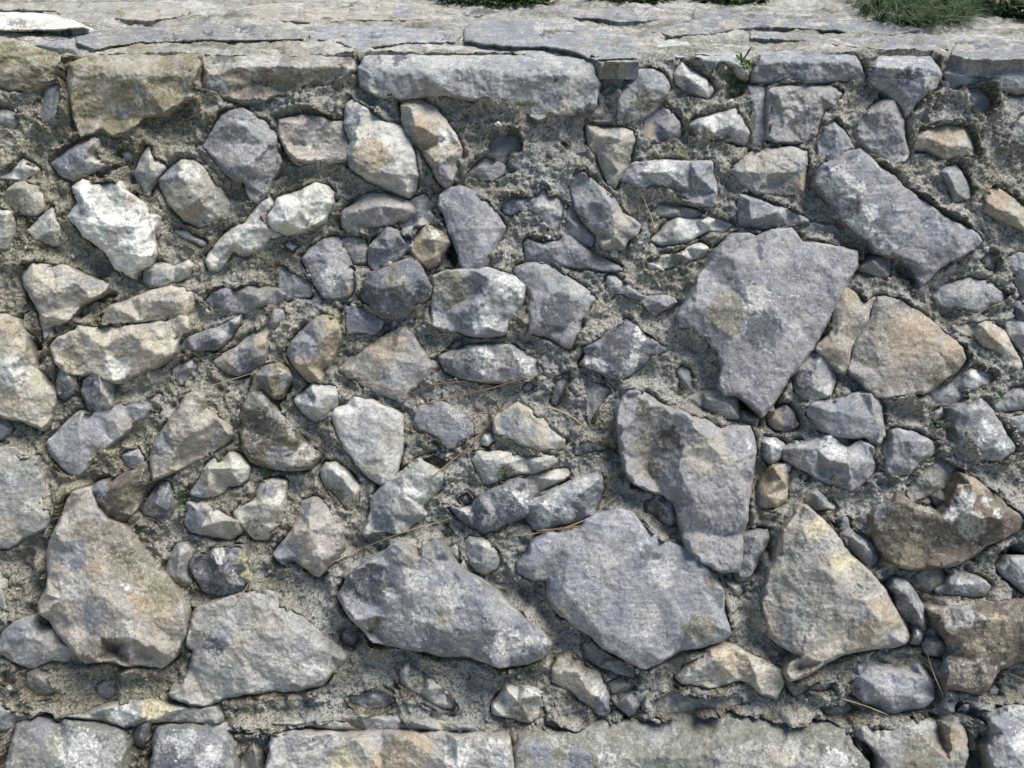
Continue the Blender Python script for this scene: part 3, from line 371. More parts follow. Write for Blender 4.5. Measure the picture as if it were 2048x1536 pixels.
g|62|thin layered pale ledge stone lying behind the two bottom left blocks|50,114 65,112 80,107 90,103 103,101 115,102 130,104 145,107 165,107 171,112 172,118 165,120 150,119 130,118 115,118 105,122 95,122 80,117|90,108,60 130,110,80 110,115,95|120,108,10,y 95,112,8,w
g|40|weathered ledge stone at the lower left edge above the huge pale slab|-18,104 0,102 6,103 14,108 24,110 34,111 28,114 14,120 10,126 -18,128|5,110,90|0,118,8,b
b|44|small dark blue cube like stone in the gap between the two bottom left blocks|101,128 106,120 112,114 120,114 123,119 118,128 116,134 113,140 104,136|110,120,100 108,130,90|115,118,5,g
@ 500 1136 2.604
K|p|88|long cream and ochre bottom block with a wavy face at bottom centre|16,125 20,121 30,122 50,123 70,126 85,126 100,124 130,125 150,126 170,127 190,130 200,134 203,150 204,175 8,175 14,140|42,130,90 80,132,95 120,130,100 160,133,90 190,138,90 30,150,80 100,155,85 160,155,80 24,130,80|24,135,9,g 45,140,10,p 80,140,12,t 125,140,16,o 105,150,12,o 70,150,10,y 160,142,10,w 190,140,9,w
g|66|thin creamy ledge stone layered on top of the long cream bottom block|-36,118 -10,119 20,119 38,117 48,114 65,113 85,113 100,114 120,115 140,115 155,118 170,121 176,125 150,126 120,124 90,126 50,122 16,121 -36,128|0,121,60 60,117,60 130,119,80|30,117,10,p 150,121,6,y 80,119,9,m
g|60|short leaning grey block wedged left of the long cream bottom block|-6,142 2,132 8,125 12,126 12,140 8,175 -20,175|4,140,100|
p|34|oblong mortar crusted stone slanting down toward the bottom course|114,80 118,72 122,70 126,74 132,76 136,82 142,86 150,92 156,98 160,104 156,110 148,108 140,104 130,98 120,92 114,88|120,76,90 138,92,100 150,104,80|130,85,8,m 120,76,6,w
t|40|half buried cracked lump below the broad pale grey ringed slab|-6,88 4,88 6,84 10,80 0,78 -12,80||
@ 1000 1136 2.604
t|40|cream kite shaped stone with an olive top at bottom centre right|40,78 44,70 50,64 56,64 62,70 68,74 74,79 77,82 80,90 84,98 84,110 81,113 76,112 68,106 60,100 50,92 40,87|48,78,90 60,80,80 66,92,100 80,104,85|54,68,6,m 66,78,5,m 60,88,8,t 78,104,8,b 75,92,6,w
p|44|pale stone with a bright flat top and mossy green face at bottom centre|-6,106 0,98 4,90 14,89 22,89 28,92 32,96 32,106 30,114 24,118 12,117 2,113 -6,112|6,94,90 20,92,95 31,98,100 14,102,95 4,110,60|10,96,7,w 22,95,6,w 20,108,8,m 10,112,5,m
g|34|small triangular grey stone with a notch beside the cream kite shaped stone|85,100 94,97 101,96 106,93 110,89 114,92 112,98 108,106 103,113 99,114 94,109 88,104|98,100,100 102,106,90|
t|46|pinkish grey angular stone under the largest pale blue grey slab|135,83 142,76 150,68 156,64 162,60 170,58 180,60 190,66 202,70 216,78 218,88 212,100 200,96 192,88 184,86 176,88 170,91 160,92 148,90 140,88|150,78,90 165,70,100 195,78,90 160,88,60|172,66,10,o 185,74,9,o 160,78,8,g 148,84,6,w
K|G|84|wide dark grey bottom block with a smooth wet looking top right of centre|10,140 14,130 20,126 40,127 60,126 70,120 76,118 84,118 100,118 106,114 120,116 134,112 140,109 160,110 175,108 190,112 210,115 234,117 262,122 268,124 272,135 284,150 286,175 12,175|30,138,88 60,142,92 100,146,96 140,145,98 200,138,100 260,142,98 220,150,100 60,160,90|60,148,10,b 30,142,9,b 95,150,8,p 175,152,12,p 195,148,12,p 215,150,12,t 235,150,12,p 258,152,12,w 82,148,6,w 188,140,5,p 120,128,10,g 225,138,6,p
b|60|small dark blue grey end of a stone left of the wide dark grey bottom block|10,140 12,136 18,134 28,135 34,138 37,144 42,175 22,175 14,150|26,145,100|
d|14|round pebble resting on the wet looking top of the wide bottom block|139,127 142,123 148,124 151,128 150,131 144,131||
@ 1500 1136 2.676
K|G|90|green brown bottom block with a rounded top edge right of centre|71,112 80,114 95,113 115,112 125,109 138,112 152,113 160,117 162,128 163,140 160,150 164,175 96,175 95,140 86,130 78,126 76,118|84,120,85 120,118,95 150,118,100 110,145,100 150,145,100 90,126,80|82,118,6,g 100,120,10,p 125,118,10,p 125,140,16,m 110,135,10,g 150,130,12,o
K|g|88|blue grey bottom block at the right corner with a bright flat top|145,104 155,100 170,99 190,99 225,99 225,175 184,175 180,150 176,135 178,125 174,116 166,110 152,108|160,103,70 200,104,80 180,112,90 190,125,100 205,150,100|170,104,8,w 200,103,9,w 190,120,8,b 205,130,10,w
g|30|small square mortar crusted block caught in a black gap at the bottom right|163,119 170,118 174,118 176,124 176,132 172,136 165,136 162,128|169,126,100|
g|20|round stone deep in the black gap at the bottom right corner|166,150 168,144 174,142 182,148 186,175 164,175||
b|52|large oval grey stone with a fractured top near the bottom right|70,82 76,76 80,70 86,72 94,73 108,75 116,72 126,71 130,74 137,82 138,90 137,98 130,104 118,106 108,108 100,109 92,105 84,100 76,94 71,88|82,80,90 110,80,95 130,82,90 100,95,100 122,96,90|85,78,6,b 120,76,8,g 100,92,9,p
b|30|narrow flat slate stone lying below the large triangular boulder|27,86 34,82 44,80 52,82 60,81 63,80 61,86 62,89 52,92 42,91 33,96 30,92|35,88,100 54,86,90|58,85,4,w 50,90,4,o
g|60|smooth rounded grey pebble wedged against the dark brown block|127,56 128,50 134,44 137,44 140,50 145,54 148,60 146,65 140,67 132,66 128,62||
b|58|curved finger like pale stone between the triangular boulder and the rounded pebble|104,14 107,8 113,7 118,11 124,18 130,30 132,38 131,48 128,54 126,58 120,56 120,50 122,42 119,41 115,40 110,30 106,22|112,16,85 122,26,80 128,38,90 125,50,90|118,14,6,g 114,22,6,d 126,45,7,p
g|40|crumbly grey stone half sunk in mortar above the dark brown block|138,16 146,10 150,4 158,2 166,5 176,10 180,14 176,20 164,22 150,20 140,20|150,12,90 165,12,100|160,12,7,w
g|34|pale slab at the right edge above the crumbly grey stone|186,0 195,-8 225,-8 225,18 206,18 198,12 190,6|205,4,100|
g|16|small round pebble in mortar at the bottom right above the bright topped block|171,92 174,88 182,87 187,91 186,95 178,97 172,96||
g|16|tiny grey pebble below the large oval stone|111,107 113,104 117,105 117,109 113,110||
@ 1648 180 3.906
d|30|small dark wedge stone at the right edge between two pale right edge stones|96,110 99,108 108,112 108,119 99,118||
@ 1448 780 2.93
M|30|mortar coated lump right of the pointed foot of the huge grey boulder|9,15 13,13 18,16 24,20 22,26 17,25 10,22||
M|34|round mortar coated lump filling the notch of the rusty brown boulder|141,72 147,67 154,71 156,77 150,81 143,79||
G|22|broad smooth half buried mound above the rusty brown boulder|122,70 128,60 136,50 148,46 160,54 161,62 152,68 138,73 128,77||
G|26|dull grey half buried stone under the rusty brown boulder|130,126 138,119 148,121 153,128 150,134 142,139 131,135||
d|24|tiny dark chip between the small brown wedge and the lavender streaked stone|68,89 73,86 77,90 74,94 69,93||
g|22|tiny round nub under the belly of the rusty brown boulder|158,121 161,117 165,119 164,124 160,125||
p|30|cream nub right of the mossy spots on the pale blue grey slab|1,132 6,128 11,132 13,137 9,142 4,140||
@ 0 150 2.93
g|78|small pale chip stuck to the face of the largest mossy coping block|124,13 130,10 134,13 133,18 128,19 124,17||
g|14|pebble under the tip of the white bulb stone|93,81 96,79 99,83 96,87 93,85||
w|20|tiny white chip in mossy mortar below the gleaming white lump|194,115 199,112 203,117 200,121 195,119||
@ 600 650 3.418
w|20|small white crusted nub in mortar beside the reddish brown twig|105,66 108,62 112,63 114,68 110,71 106,70||
g|18|small grey chip tucked under the right end of the long low dark grey stone|128,37 132,32 137,33 138,38 132,41||
g|16|small grey chip under the left foot of the two tiered stone|87,13 91,9 95,9 95,13 90,15||
g|12|small pebble right of the long tan needle above the two big bottom boulders|84,119 87,116 90,118 90,122 86,123||
d|34|thin dark wedge on the left end of the dark jagged stone|84,104 90,105 96,109 95,114 89,111||
g|20|small grey chip above the left shoulder of the dark jagged stone|92,100 98,96 102,100 99,105 94,104||
g|26|small grey stone squeezed between the cleft boulder and the small speckled stone|86,131 91,127 95,132 96,138 92,141 88,137||
D|9|dark brown dead leaf lying above the creamy layered stone|72,78 79,75 87,79 84,84 76,83||
@ 0 760 2.604
t|20|sandy chip standing right of the tip of the blue grey loaf shaped stone|113,15 118,11 124,10 127,18 124,25 118,23||
@ 0 1136 2.604
M|24|larger cracked mortar lump above the huge pale slab at lower left|20,80 30,75 40,79 47,88 47,96 36,99 26,97 20,90|28,84,90 40,90,100|
M|20|small mortar lump under the low bluish boulder at lower left|3,78 10,74 20,76 20,85 14,89 5,87||
m|30|olive crusted lump between the low bluish and biggest brown boulders|26,30 32,24 39,23 43,30 38,37 30,36||
g|20|grey mortar crusted lump below the foot of the biggest brown boulder|75,90 82,85 91,90 93,97 84,101 76,97||
@ 500 1136 2.604
g|24|flat violet grey lump half sunk left of the oblong mortar crusted stone|75,93 88,94 100,89 110,95 113,102 104,108 90,109 77,103||
M|28|crumbly mortar lump under the left foot of the cleft boulder|68,48 76,44 84,48 86,55 80,61 73,59 69,54||
@ 1000 1136 2.604
M|26|long mortar bolster along the lower edge of the largest pale blue grey slab|62,58 70,54 84,64 96,72 107,80 103,85 90,81 76,76 65,70||
M|24|low mortar lump above the small triangular notched stone|81,88 92,84 104,86 106,91 98,96 86,97||
M|26|curved mortar roll beside a dark slot above the bottom course|32,114 40,112 48,118 60,119 67,117 66,124 56,127 44,125 33,120||
G|24|long flat mortar bank below the pinkish grey angular stone|116,98 130,91 148,93 170,95 185,96 186,104 170,108 150,109 130,112 118,109||
@ 1500 1136 2.676
M|22|low mortar lump left of the pale needle at lower right|51,102 60,98 72,100 79,104 70,110 57,109||
@ 1000 380 2.604
M|20|long mortar ridge under the long pale blue wedge|113,15 124,11 140,13 156,17 159,20 140,22 121,21||
@ 500 380 2.604
M|22|mortar flap left of the grey block above the dark angular stone|69,38 80,35 90,38 91,46 89,57 80,57 75,48||
@ 1000 760 2.604
M|34|mortar coated block between the two huge grey boulders|142,14 155,9 170,7 181,10 183,20 184,31 170,29 155,22|160,14,90 176,20,100|
g|36|dark grey coated stone under the left flank of the big hollowed boulder|110,90 120,85 132,91 140,100 141,108 132,113 121,109 111,100|120,92,90 132,104,100|120,100,9,D
'''

# ---------------------------------------------------------------- read the tracing
def parse():
    out = []; ox = oy = 0.0; k = 1.0
    for ln in STONES.strip().splitlines():
        ln = ln.strip()
        if not ln: continue
        if ln[0] == '@':
            a = ln.split(); ox, oy, k = float(a[1]), float(a[2]), float(a[3]); continue
        f = ln.split('|'); plane = ''
        if f[0] in 'TK': plane = f[0]; f = f[1:]
        code, H, label = f[0], float(f[1]), f[2]
        pt = [tuple(map(float, t.split(','))) for t in f[3].split()]
        outl = [(ox + k * a[0], oy + k * a[1]) for a in pt]
        fac = [(ox + k * float(a), oy + k * float(b), float(h) / 100) for a, b, h in (t.split(',') for t in f[4].split())] if len(f) > 4 else []
        pat = [(ox + k * float(a), oy + k * float(b), k * float(r), c) for a, b, r, c in (t.split(',') for t in f[5].split())] if len(f) > 5 else []
        if plane == 'K' and outl[0][1] > 400: plane = 'B'
        out.append(dict(code=code, H=abs(H), plate=H < 0, label=label, plane=plane, out=np.array(outl), fac=fac, pat=pat, seed=len(out) * 7 + 3))
    return out
def seg_dist(P, poly):
    A = poly; B = np.roll(poly, -1, axis=0); best = np.full(len(P), 1e9); inside = np.zeros(len(P), bool)
    for a, b in zip(A, B):
        ab = b - a; L = ab @ ab + 1e-9; t = np.clip(((P - a) @ ab) / L, 0, 1)
        dx = P[:, 0] - a[0] - t * ab[0]; dy = P[:, 1] - a[1] - t * ab[1]
        best = np.minimum(best, dx * dx + dy * dy)
        c = (a[1] > P[:, 1]) != (b[1] > P[:, 1])
        if abs(b[1] - a[1]) > 1e-9:
            inside ^= c & (P[:, 0] < (b[0] - a[0]) * (P[:, 1] - a[1]) / (b[1] - a[1]) + a[0])
    return np.sqrt(best), inside
def cdt(pts, loop, inner=True):
    n = len(loop)
    v, e, f, *_ = delaunay_2d_cdt([Vector((float(a), float(b))) for a, b in pts], [], [list(loop)], 1, 1e-4, False)
    V = np.array([tuple(q) for q in v]); F = np.array([t for t in f if len(t) == 3], dtype=np.int64)
    a, b, c = V[F[:, 0]], V[F[:, 1]], V[F[:, 2]]
    ar = (b[:, 0] - a[:, 0]) * (c[:, 1] - a[:, 1]) - (b[:, 1] - a[:, 1]) * (c[:, 0] - a[:, 0])
    ok = np.abs(ar) > 1e-4
    _, ins = seg_dist(V[F].mean(1), np.array([pts[i] for i in loop])); ok &= ins
    F = F[ok]; ar = ar[ok]
    F[ar > 0] = F[ar > 0][:, ::-1]          # picture y runs down: keep faces looking out of the wall
    return V, F
def ragged(poly, seed, step=5.0, amp=1.3, grow=0.0):
    A = poly; B = np.roll(poly, -1, axis=0); pts = []
    per = np.sqrt(((B - A) ** 2).sum(1)); 
    for i, (a, b) in enumerate(zip(A, B)):
        n = max(1, int(per[i] / step))
        for j in range(n): pts.append(a + (b - a) * j / n)
    P = np.array(pts)
    Q = 0.92 * P + 0.04 * (np.roll(P, 1, 0) + np.roll(P, -1, 0))
    nx = vnoise(P[:, 0] / 9, P[:, 1] / 9, seed) * amp * 1.6 + vnoise(P[:, 0] / 26, P[:, 1] / 26, seed + 1) * amp * 2
    ny = vnoise(P[:, 0] / 9 + 31, P[:, 1] / 9, seed + 2) * amp * 1.6 + vnoise(P[:, 0] / 26 + 7, P[:, 1] / 26, seed + 3) * amp * 2
    if grow:
        T = np.roll(Q, -2, 0) - np.roll(Q, 2, 0); N = np.stack([T[:, 1], -T[:, 0]], 1) / (np.linalg.norm(T, axis=1)[:, None] + 1e-6)
        Q = Q + N * grow * (1 if area(poly) > 0 else -1)
    return Q + np.stack([nx, ny], 1)
def fac_height(st, P):
    """The broad facets: a coarse triangulation of the outline and the ridge points."""
    if 'CT' not in st:
        o = st['out']; fac = list(st['fac'])
        c = o.mean(0)
        if not fac: fac = [(c[0], c[1], 1.0)]
        d, ins = seg_dist(np.array([(a, b) for a, b, _ in fac]), o)
        fac = [q for q, dd, ii in zip(fac, d, ins) if ii and dd > 1.0]
        if not fac: fac = [(c[0], c[1], 1.0)]
        rs = np.random.RandomState(st['seed'])
        big = min(1.0, math.sqrt(abs(area(o))) / 260.0); eh = 0.48 + 0.30 * big + 0.36 * (rs.rand(len(o)) - 0.5)
        if st['plate']: eh = 0.76 + 0.26 * (rs.rand(len(o)) - 0.5); fac = [(a, b, 0.62 + 0.4 * q) for a, b, q in fac]
        if st['plane'] == 'B': eh = np.clip(0.2 + (o[:, 1] - 1425) / 90.0, 0.22, 0.95)
        pts = list(map(tuple, o)) + [(a, b) for a, b, _ in fac]
        hs = np.concatenate([eh, [h for *_, h in fac]])
        V, F = cdt(pts, range(len(o)))
        src = np.array(pts); hv = np.array([hs[np.argmin(((src - v) ** 2).sum(1))] for v in V])
        st['CT'] = (V, F, hv)
    V, F, hv = st['CT']
    best = np.full(len(P), -1e9); h = np.zeros(len(P))
    for t in F:
        a, b, c = V[t[0]], V[t[1]], V[t[2]]
        den = (b[1] - c[1]) * (a[0] - c[0]) + (c[0] - b[0]) * (a[1] - c[1])
        l1 = ((b[1] - c[1]) * (P[:, 0] - c[0]) + (c[0] - b[0]) * (P[:, 1] - c[1])) / den
        l2 = ((c[1] - a[1]) * (P[:, 0] - c[0]) + (a[0] - c[0]) * (P[:, 1] - c[1])) / den
        l3 = 1 - l1 - l2; m = np.minimum(np.minimum(l1, l2), l3)
        k1, k2, k3 = (np.clip(q, 0, 1) for q in (l1, l2, l3)); s = k1 + k2 + k3
        val = (k1 * hv[t[0]] + k2 * hv[t[1]] + k3 * hv[t[2]]) / s
        u = m > best; best[u] = m[u]; h[u] = val[u]
    return h if st['plate'] else 0.60 + (h - 0.60) * 1.4
def stone_height(st, P, d):
    H = st['H']; s = st['seed']; x, y = P[:, 0], P[:, 1]
    size = math.sqrt(abs(area(st['out'])))
    if not st['plane'] and not st['plate'] and len(st['fac']) > 1: H = H * (1.3 if size < 150 else 1.12)
    wa = (np.clip(d / 14, 0, 1) * min(0.8, size / 160.0))[:, None]
    WP = P + wa * np.stack([5.0 * fbm(x, y, 26, 4, s + 201, 0.6), 5.0 * fbm(x + 77, y, 26, 4, s + 202, 0.6)], 1)
    top = fac_height(st, WP) * H
    e0 = top * (0.62 if st['plane'] != 'B' else 0.8)
    bw = min(2.2 + 0.02 * H + 1.5 * (s % 3), size * 0.2) * np.clip(1 + 1.5 * vnoise(x / 24, y / 24, s + 9), 0.3, 2.6)
    k = np.clip(d / np.maximum(bw, 1), 0, 1); prof = 0.6 * k + 0.4 * np.sqrt(np.clip(1 - (1 - k) ** 2, 0, 1))
    h = e0 + (top - e0) * prof
    am = min(1.0, size / 90.0)
    if st['plate']: am *= 0.6
    fade = np.clip(d / 6, 0.15, 1)
    h += fade * am * (4.2 * (scallop(x, y, 44 + s % 17, s) - 0.3) + 1.5 * (scallop(x, y, 14, s + 50) - 0.3)
                      + 1.2 * fbm(x, y, 24, 4, s + 20) + 0.6 * fbm(x, y, 6, 3, s + 30, 0.6))
    q = fbm(x, y, 62, 4, s + 33, 0.55) * 2.6; fr = q - np.floor(q); k2 = np.clip(fr / 0.14, 0, 1)
    h += fade * am * 1.9 * (np.floor(q) + k2 * k2 * (3 - 2 * k2))
    # small bedding steps
    ang = (s % 7) * 0.45; q = x * math.sin(ang) + y * math.cos(ang) + 6 * vnoise(x / 30, y / 30, s + 60)
    h += fade * 1.0 * am * ((q / 21.0) % 1.0 - 0.5) * np.clip(vnoise(x / 40, y / 40, s + 61) * 3, 0, 1)
    return h
def area(p):
    x, y = p[:, 0], p[:, 1]; return 0.5 * float(np.dot(x, np.roll(y, -1)) - np.dot(y, np.roll(x, -1)))
def colour_of(st, P, d):
    x, y = P[:, 0], P[:, 1]; s = st['seed']; rs = np.random.RandomState(s + 5)
    a = np.array(PAL[st['code']]); b = np.array(PAL[PARTNER[st['code']]])
    a = a * (0.80 + 0.42 * rs.rand()); warm = np.array([1 + 0.05 * (rs.rand() - 0.4), 1, 1 - 0.08 * (rs.rand() - 0.4)])
    if x.mean() < 620: warm = warm * np.array([1.02, 1.01, 0.96])
    f = np.clip(0.2 + 0.6 * fbm(x, y, 45, 4, s + 70, 0.6), 0, 0.75)[:, None]
    if st['plane'] == 'B': a = a * 0.82; b = b * 0.82
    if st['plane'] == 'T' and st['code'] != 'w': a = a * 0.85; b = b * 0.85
    c = (a * (1 - f) + b * f) * warm
    wx = x + 9 * fbm(x, y, 20, 3, s + 80, 0.65); wy = y + 9 * fbm(x + 90, y, 20, 3, s + 81, 0.65)
    pats = list(st['pat']); asp = 1.0; crust = fbm(x, y, 14, 5, s + 88, 0.75); brk = fbm(x, y, 6, 3, s + 89, 0.7)
    if st['plane'] == 'T' or (st['plane'] == 'K' and st['H'] > 55):
        o = st['out']; asp = 3.0 if st['plane'] == 'T' else 1.6
        for k in range(int(8 + (o[:, 0].max() - o[:, 0].min()) / 14)):
            pats.append((rs.uniform(o[:, 0].min(), o[:, 0].max()), rs.uniform(o[:, 1].min(), o[:, 1].max()), rs.uniform(5, 24), 'pttgmbGDdgzmkpgt'[rs.randint(16)]))
    for px, py, r, code in pats:
        if code == 'w' and st['plane'] == 'K': code = 'p'
        dd = np.sqrt((wx - px) ** 2 + ((wy - py) * asp) ** 2) + crust * r * 0.30
        g = np.clip((r * 1.08 - dd) / (0.06 * r + 1.2), 0, 1)[:, None] * (0.92 if code in 'wdDymbo' else 0.72)
        if code in 'wypm': g = g * np.clip(0.85 + 1.3 * brk, 0.25, 1)[:, None]
        c = c * (1 - g) + np.array(PAL[code] if code != 'w' or st['code'] == 'w' else (.52, .52, .49)) * g
    worn = np.clip(1 - np.abs(d - 2.5) / 3.5, 0, 1) * np.clip(0.1 + 1.2 * fbm(x, y, 30, 3, s + 95), 0, 1) * 0.6
    c = c * (1 - worn[:, None]) + np.array([.46, .45, .41]) * worn[:, None]
    # moss and dirt that has crept up the rim
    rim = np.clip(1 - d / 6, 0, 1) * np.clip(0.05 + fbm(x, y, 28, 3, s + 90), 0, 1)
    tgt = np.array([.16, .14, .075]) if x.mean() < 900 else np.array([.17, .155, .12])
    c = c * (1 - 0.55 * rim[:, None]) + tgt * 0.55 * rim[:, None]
    return c
def put_mesh(name, V, F, mat, colour=None, smooth=True, origin=None, parent=None):
    me = bpy.data.meshes.new(name); V = np.asarray(V, dtype=np.float64)
    o = V.mean(0) if origin is None else np.asarray(origin)
    V = V - o; n = len(F); F = np.asarray(F); w = F.shape[1]
    me.vertices.add(len(V)); me.vertices.foreach_set("co", V.astype(np.float32).ravel())
    me.loops.add(n * w); me.loops.foreach_set("vertex_index", F.astype(np.int32).ravel())
    me.polygons.add(n); me.polygons.foreach_set("loop_start", (np.arange(n) * w).astype(np.int32))
    me.polygons.foreach_set("use_smooth", np.full(n, smooth))
    me.update(calc_edges=True)
    if colour is not None:
        ca = me.color_attributes.new("Col", 'FLOAT_COLOR', 'POINT')
        ca.data.foreach_set("color", np.concatenate([np.clip(colour, 0, 1), np.ones((len(colour), 1))], 1).astype(np.float32).ravel())
    me.materials.append(mat); ob = bpy.data.objects.new(name, me); scene.collection.objects.link(ob); ob.location = o
    if parent: ob.parent = parent
    return ob
def tag(o, label=None, cat=None, group=None, kind=None):
    for k, v in (('label', label), ('category', cat), ('group', group), ('kind', kind)):
        if v: o[k] = v
    return o
def top_t(Yp, off=0.0):                  # depth at which the ray of picture row Yp meets the coping's level
    return (TOPC + off) / (Yp / D * CT - ST)

def build_stone(st):
    o = ragged(st['out'], st['seed'], 4.0, {'T': 0.7, 'B': 1.3}.get(st['plane'], 0.75), 0.0 if st['plane'] else min(2.6, 0.03 * math.sqrt(area_px(st))))
    g = GRID
    x0, y0 = o.min(0); x1, y1 = o.max(0)
    xs = np.arange(x0, x1, g); ys = np.arange(y0, y1, g * (0.6 if st['plane'] == 'T' else 0.87))
    gx, gy = np.meshgrid(xs, ys); gx = gx + (np.arange(len(ys)) % 2)[:, None] * g * 0.5
    P = np.stack([gx.ravel(), gy.ravel()], 1); rs = np.random.RandomState(st['seed']); P += (rs.rand(*P.shape) - 0.5) * g * 0.35
    keep = (P[:, 0] > -60) & (P[:, 0] < 2120) & (P[:, 1] < 1600); P = P[keep]
    d, ins = seg_dist(P, o); P = P[ins & (d > g * 0.55)]
    pts = list(map(tuple, o)) + list(map(tuple, P))
    V, F = cdt(pts, range(len(o)))
    d, ins = seg_dist(V, o)
    h = stone_height(st, V, d)
    Yp = 768 - V[:, 1]; Xp = V[:, 0] - 1024
    if st['plane'] == 'T':
        k = np.clip(d / 6, 0, 1); hh = st['H'] * 0.62 * (0.3 + 0.7 * np.sqrt(1 - (1 - k) ** 2))
        # real plan coordinates on the coping for the relief
        t0 = top_t(Yp); pu = Xp * t0 / D; pv = (Yp * t0 / D) * ST + t0 * CT
        hh = hh + np.clip(d / 5, 0.1, 1) * (5.0 * fbm(pu, pv * 1.3, 150, 3, st['seed']) + 3.5 * (scallop(pu, pv, 120, st['seed']) - 0.3) + 0.8 * fbm(pu, pv, 30, 3, st['seed'] + 3))
        t = top_t(Yp, hh)
    else:
        t = D - h
        if st['plane'] == 'K':
            off = 3.0 * vnoise(V[:, 0] / 60, V[:, 1] / 16, st['seed']) + 2 * vnoise(V[:, 0] / 17, V[:, 1] / 5, st['seed'] + 1) + (st['seed'] % 5) - 2
            tt = top_t(Yp, off); kk = 7.0
            t = np.maximum(t, tt) + kk * np.exp(-np.abs(t - tt) / kk) * 0.7
    C = colour_of(st, V, d)
    X = Xp * t / D; Y = Yp * t / D; Z = -t
    W = to_world(X, Y, Z)
    # sides
    e = np.sort(np.concatenate([F[:, [0, 1]], F[:, [1, 2]], F[:, [2, 0]]]), axis=1)
    de = np.concatenate([F[:, [0, 1]], F[:, [1, 2]], F[:, [2, 0]]])
    u, idx, cnt = np.unique(e, axis=0, return_index=True, return_counts=True)
    be = de[idx[cnt == 1]]; bv = np.unique(be); m = {int(v): i for i, v in enumerate(bv)}
    cc = V[bv].mean(0); rad = (V[bv] - cc); rad = rad / (np.linalg.norm(rad, axis=1)[:, None] + 1e-6)
    rings = [W]; cols = [C]; nbase = len(V); prev = {int(v): int(v) for v in bv}; faces = [F]
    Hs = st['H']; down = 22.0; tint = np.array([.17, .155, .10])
    for r, (fr, outw) in enumerate(((0.25, 1.0), (1.0, -2.0))):
        if st['plane'] == 'T':
            q = W[bv] + S * np.array([0, 0, -1.0]) * (30 * fr)
        else:
            depth = (Hs * 0.3 + down) * fr
            q = W[bv] - S * BKC * depth + S * outw * (rad[:, :1] * np.array([1, 0, 0]) - rad[:, 1:] * UPC)
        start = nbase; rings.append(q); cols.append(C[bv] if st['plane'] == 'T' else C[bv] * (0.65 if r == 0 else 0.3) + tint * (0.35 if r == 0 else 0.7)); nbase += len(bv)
        cur = {int(v): start + i for i, v in enumerate(bv)}
        a = np.array([prev[int(v)] for v in be[:, 0]]); b = np.array([prev[int(v)] for v in be[:, 1]])
        c = np.array([cur[int(v)] for v in be[:, 1]]); dd = np.array([cur[int(v)] for v in be[:, 0]])
        faces.append(np.stack([b, a, dd], 1)); faces.append(np.stack([b, dd, c], 1)); prev = cur
    VV = np.concatenate(rings); FF = np.concatenate(faces); CC = np.concatenate(cols)
    lab = st['label']
    first = lab.lower()
    if 'dead leaf' in first: name, cat, grp = 'dead_leaf', 'dead leaf', None
    elif 'mortar' in first and st['code'] == 'M': name, cat, grp = 'mortar_lump', 'mortar lump', 'lumps of mortar between the stones'
    elif 'rag' in first.split(): name, cat, grp = 'rag_scrap', 'rag scrap', None
    elif 'pebble' in first and area_px(st) < 6500 and 'shaped' not in first: name, cat, grp = 'pebble', 'pebble', 'loose pebbles caught in the mortar'
    elif st['plane'] == 'T': name, cat, grp = 'coping_slab', 'stone slab', 'flat slabs on top of the wall'
    elif st['plane'] == 'K': name, cat, grp = 'coping_block', 'stone block', 'coping blocks along the top edge'
    elif st['plane'] == 'B': name, cat, grp = 'course_block', 'stone block', 'blocks of the bottom course'
    else: name, cat, grp = 'rubble_stone', 'stone', 'rubble stones set in the wall face'
    ob = put_mesh(name, VV, FF, M_STONE, CC)
    tag(ob, lab, cat, grp)
    return ob
def area_px(st): return abs(area(st['out']))

GRID = 2.8
SL = parse()
for st in SL: build_stone(st)

# ---------------------------------------------------------------- the mortar bed, one sheet over the face and the top
def axis(lo, a, b, hi, fine, coarse):
    return np.concatenate([np.arange(lo, a, coarse), np.arange(a, b, fine), np.arange(b, hi + coarse, coarse)])
FINE = 2.5
us = axis(-1900, -1080, 1080, 1900, FINE, 14)
# s runs up the face, then back over the top
VT = (TOPC - 14 + D * ST) / CT
sv = np.concatenate([np.arange(-1150, -820, 14), np.arange(-820, VT - 0.1, FINE), np.arange(VT, VT + 520, 4.0)])
UU, SS = np.meshgrid(us, sv)
u = UU.ravel(); s_ = SS.ravel()
face = s_ < VT
px = u + 1024; py = 768 - s_
fil = np.zeros(len(u)); dist = np.full(len(u), 99.0); under = np.zeros(len(u), bool); near = np.zeros(len(u))
for st in SL:
    if st['plane'] == 'T': continue
    o = st['out']; k = (D - 0.25 * st['H']) / D
    oo = (o - np.array([1024, 768])) * k + np.array([1024, 768])
    x0, y0 = oo.min(0) - 44; x1, y1 = oo.max(0) + 44
    m = np.nonzero((px > x0) & (px < x1) & (py > y0) & (py < y1) & face)[0]
    if len(m) == 0: continue
    d, ins = seg_dist(np.stack([px[m], py[m]], 1), oo)
    fil[m] = np.maximum(fil[m], 0.50 * st['H'] * np.clip(1 - d / 46.0, 0, 1) ** 1.5)
    dist[m] = np.minimum(dist[m], np.where(ins, 0, d)); under[m[ins & (d > 3)]] = True
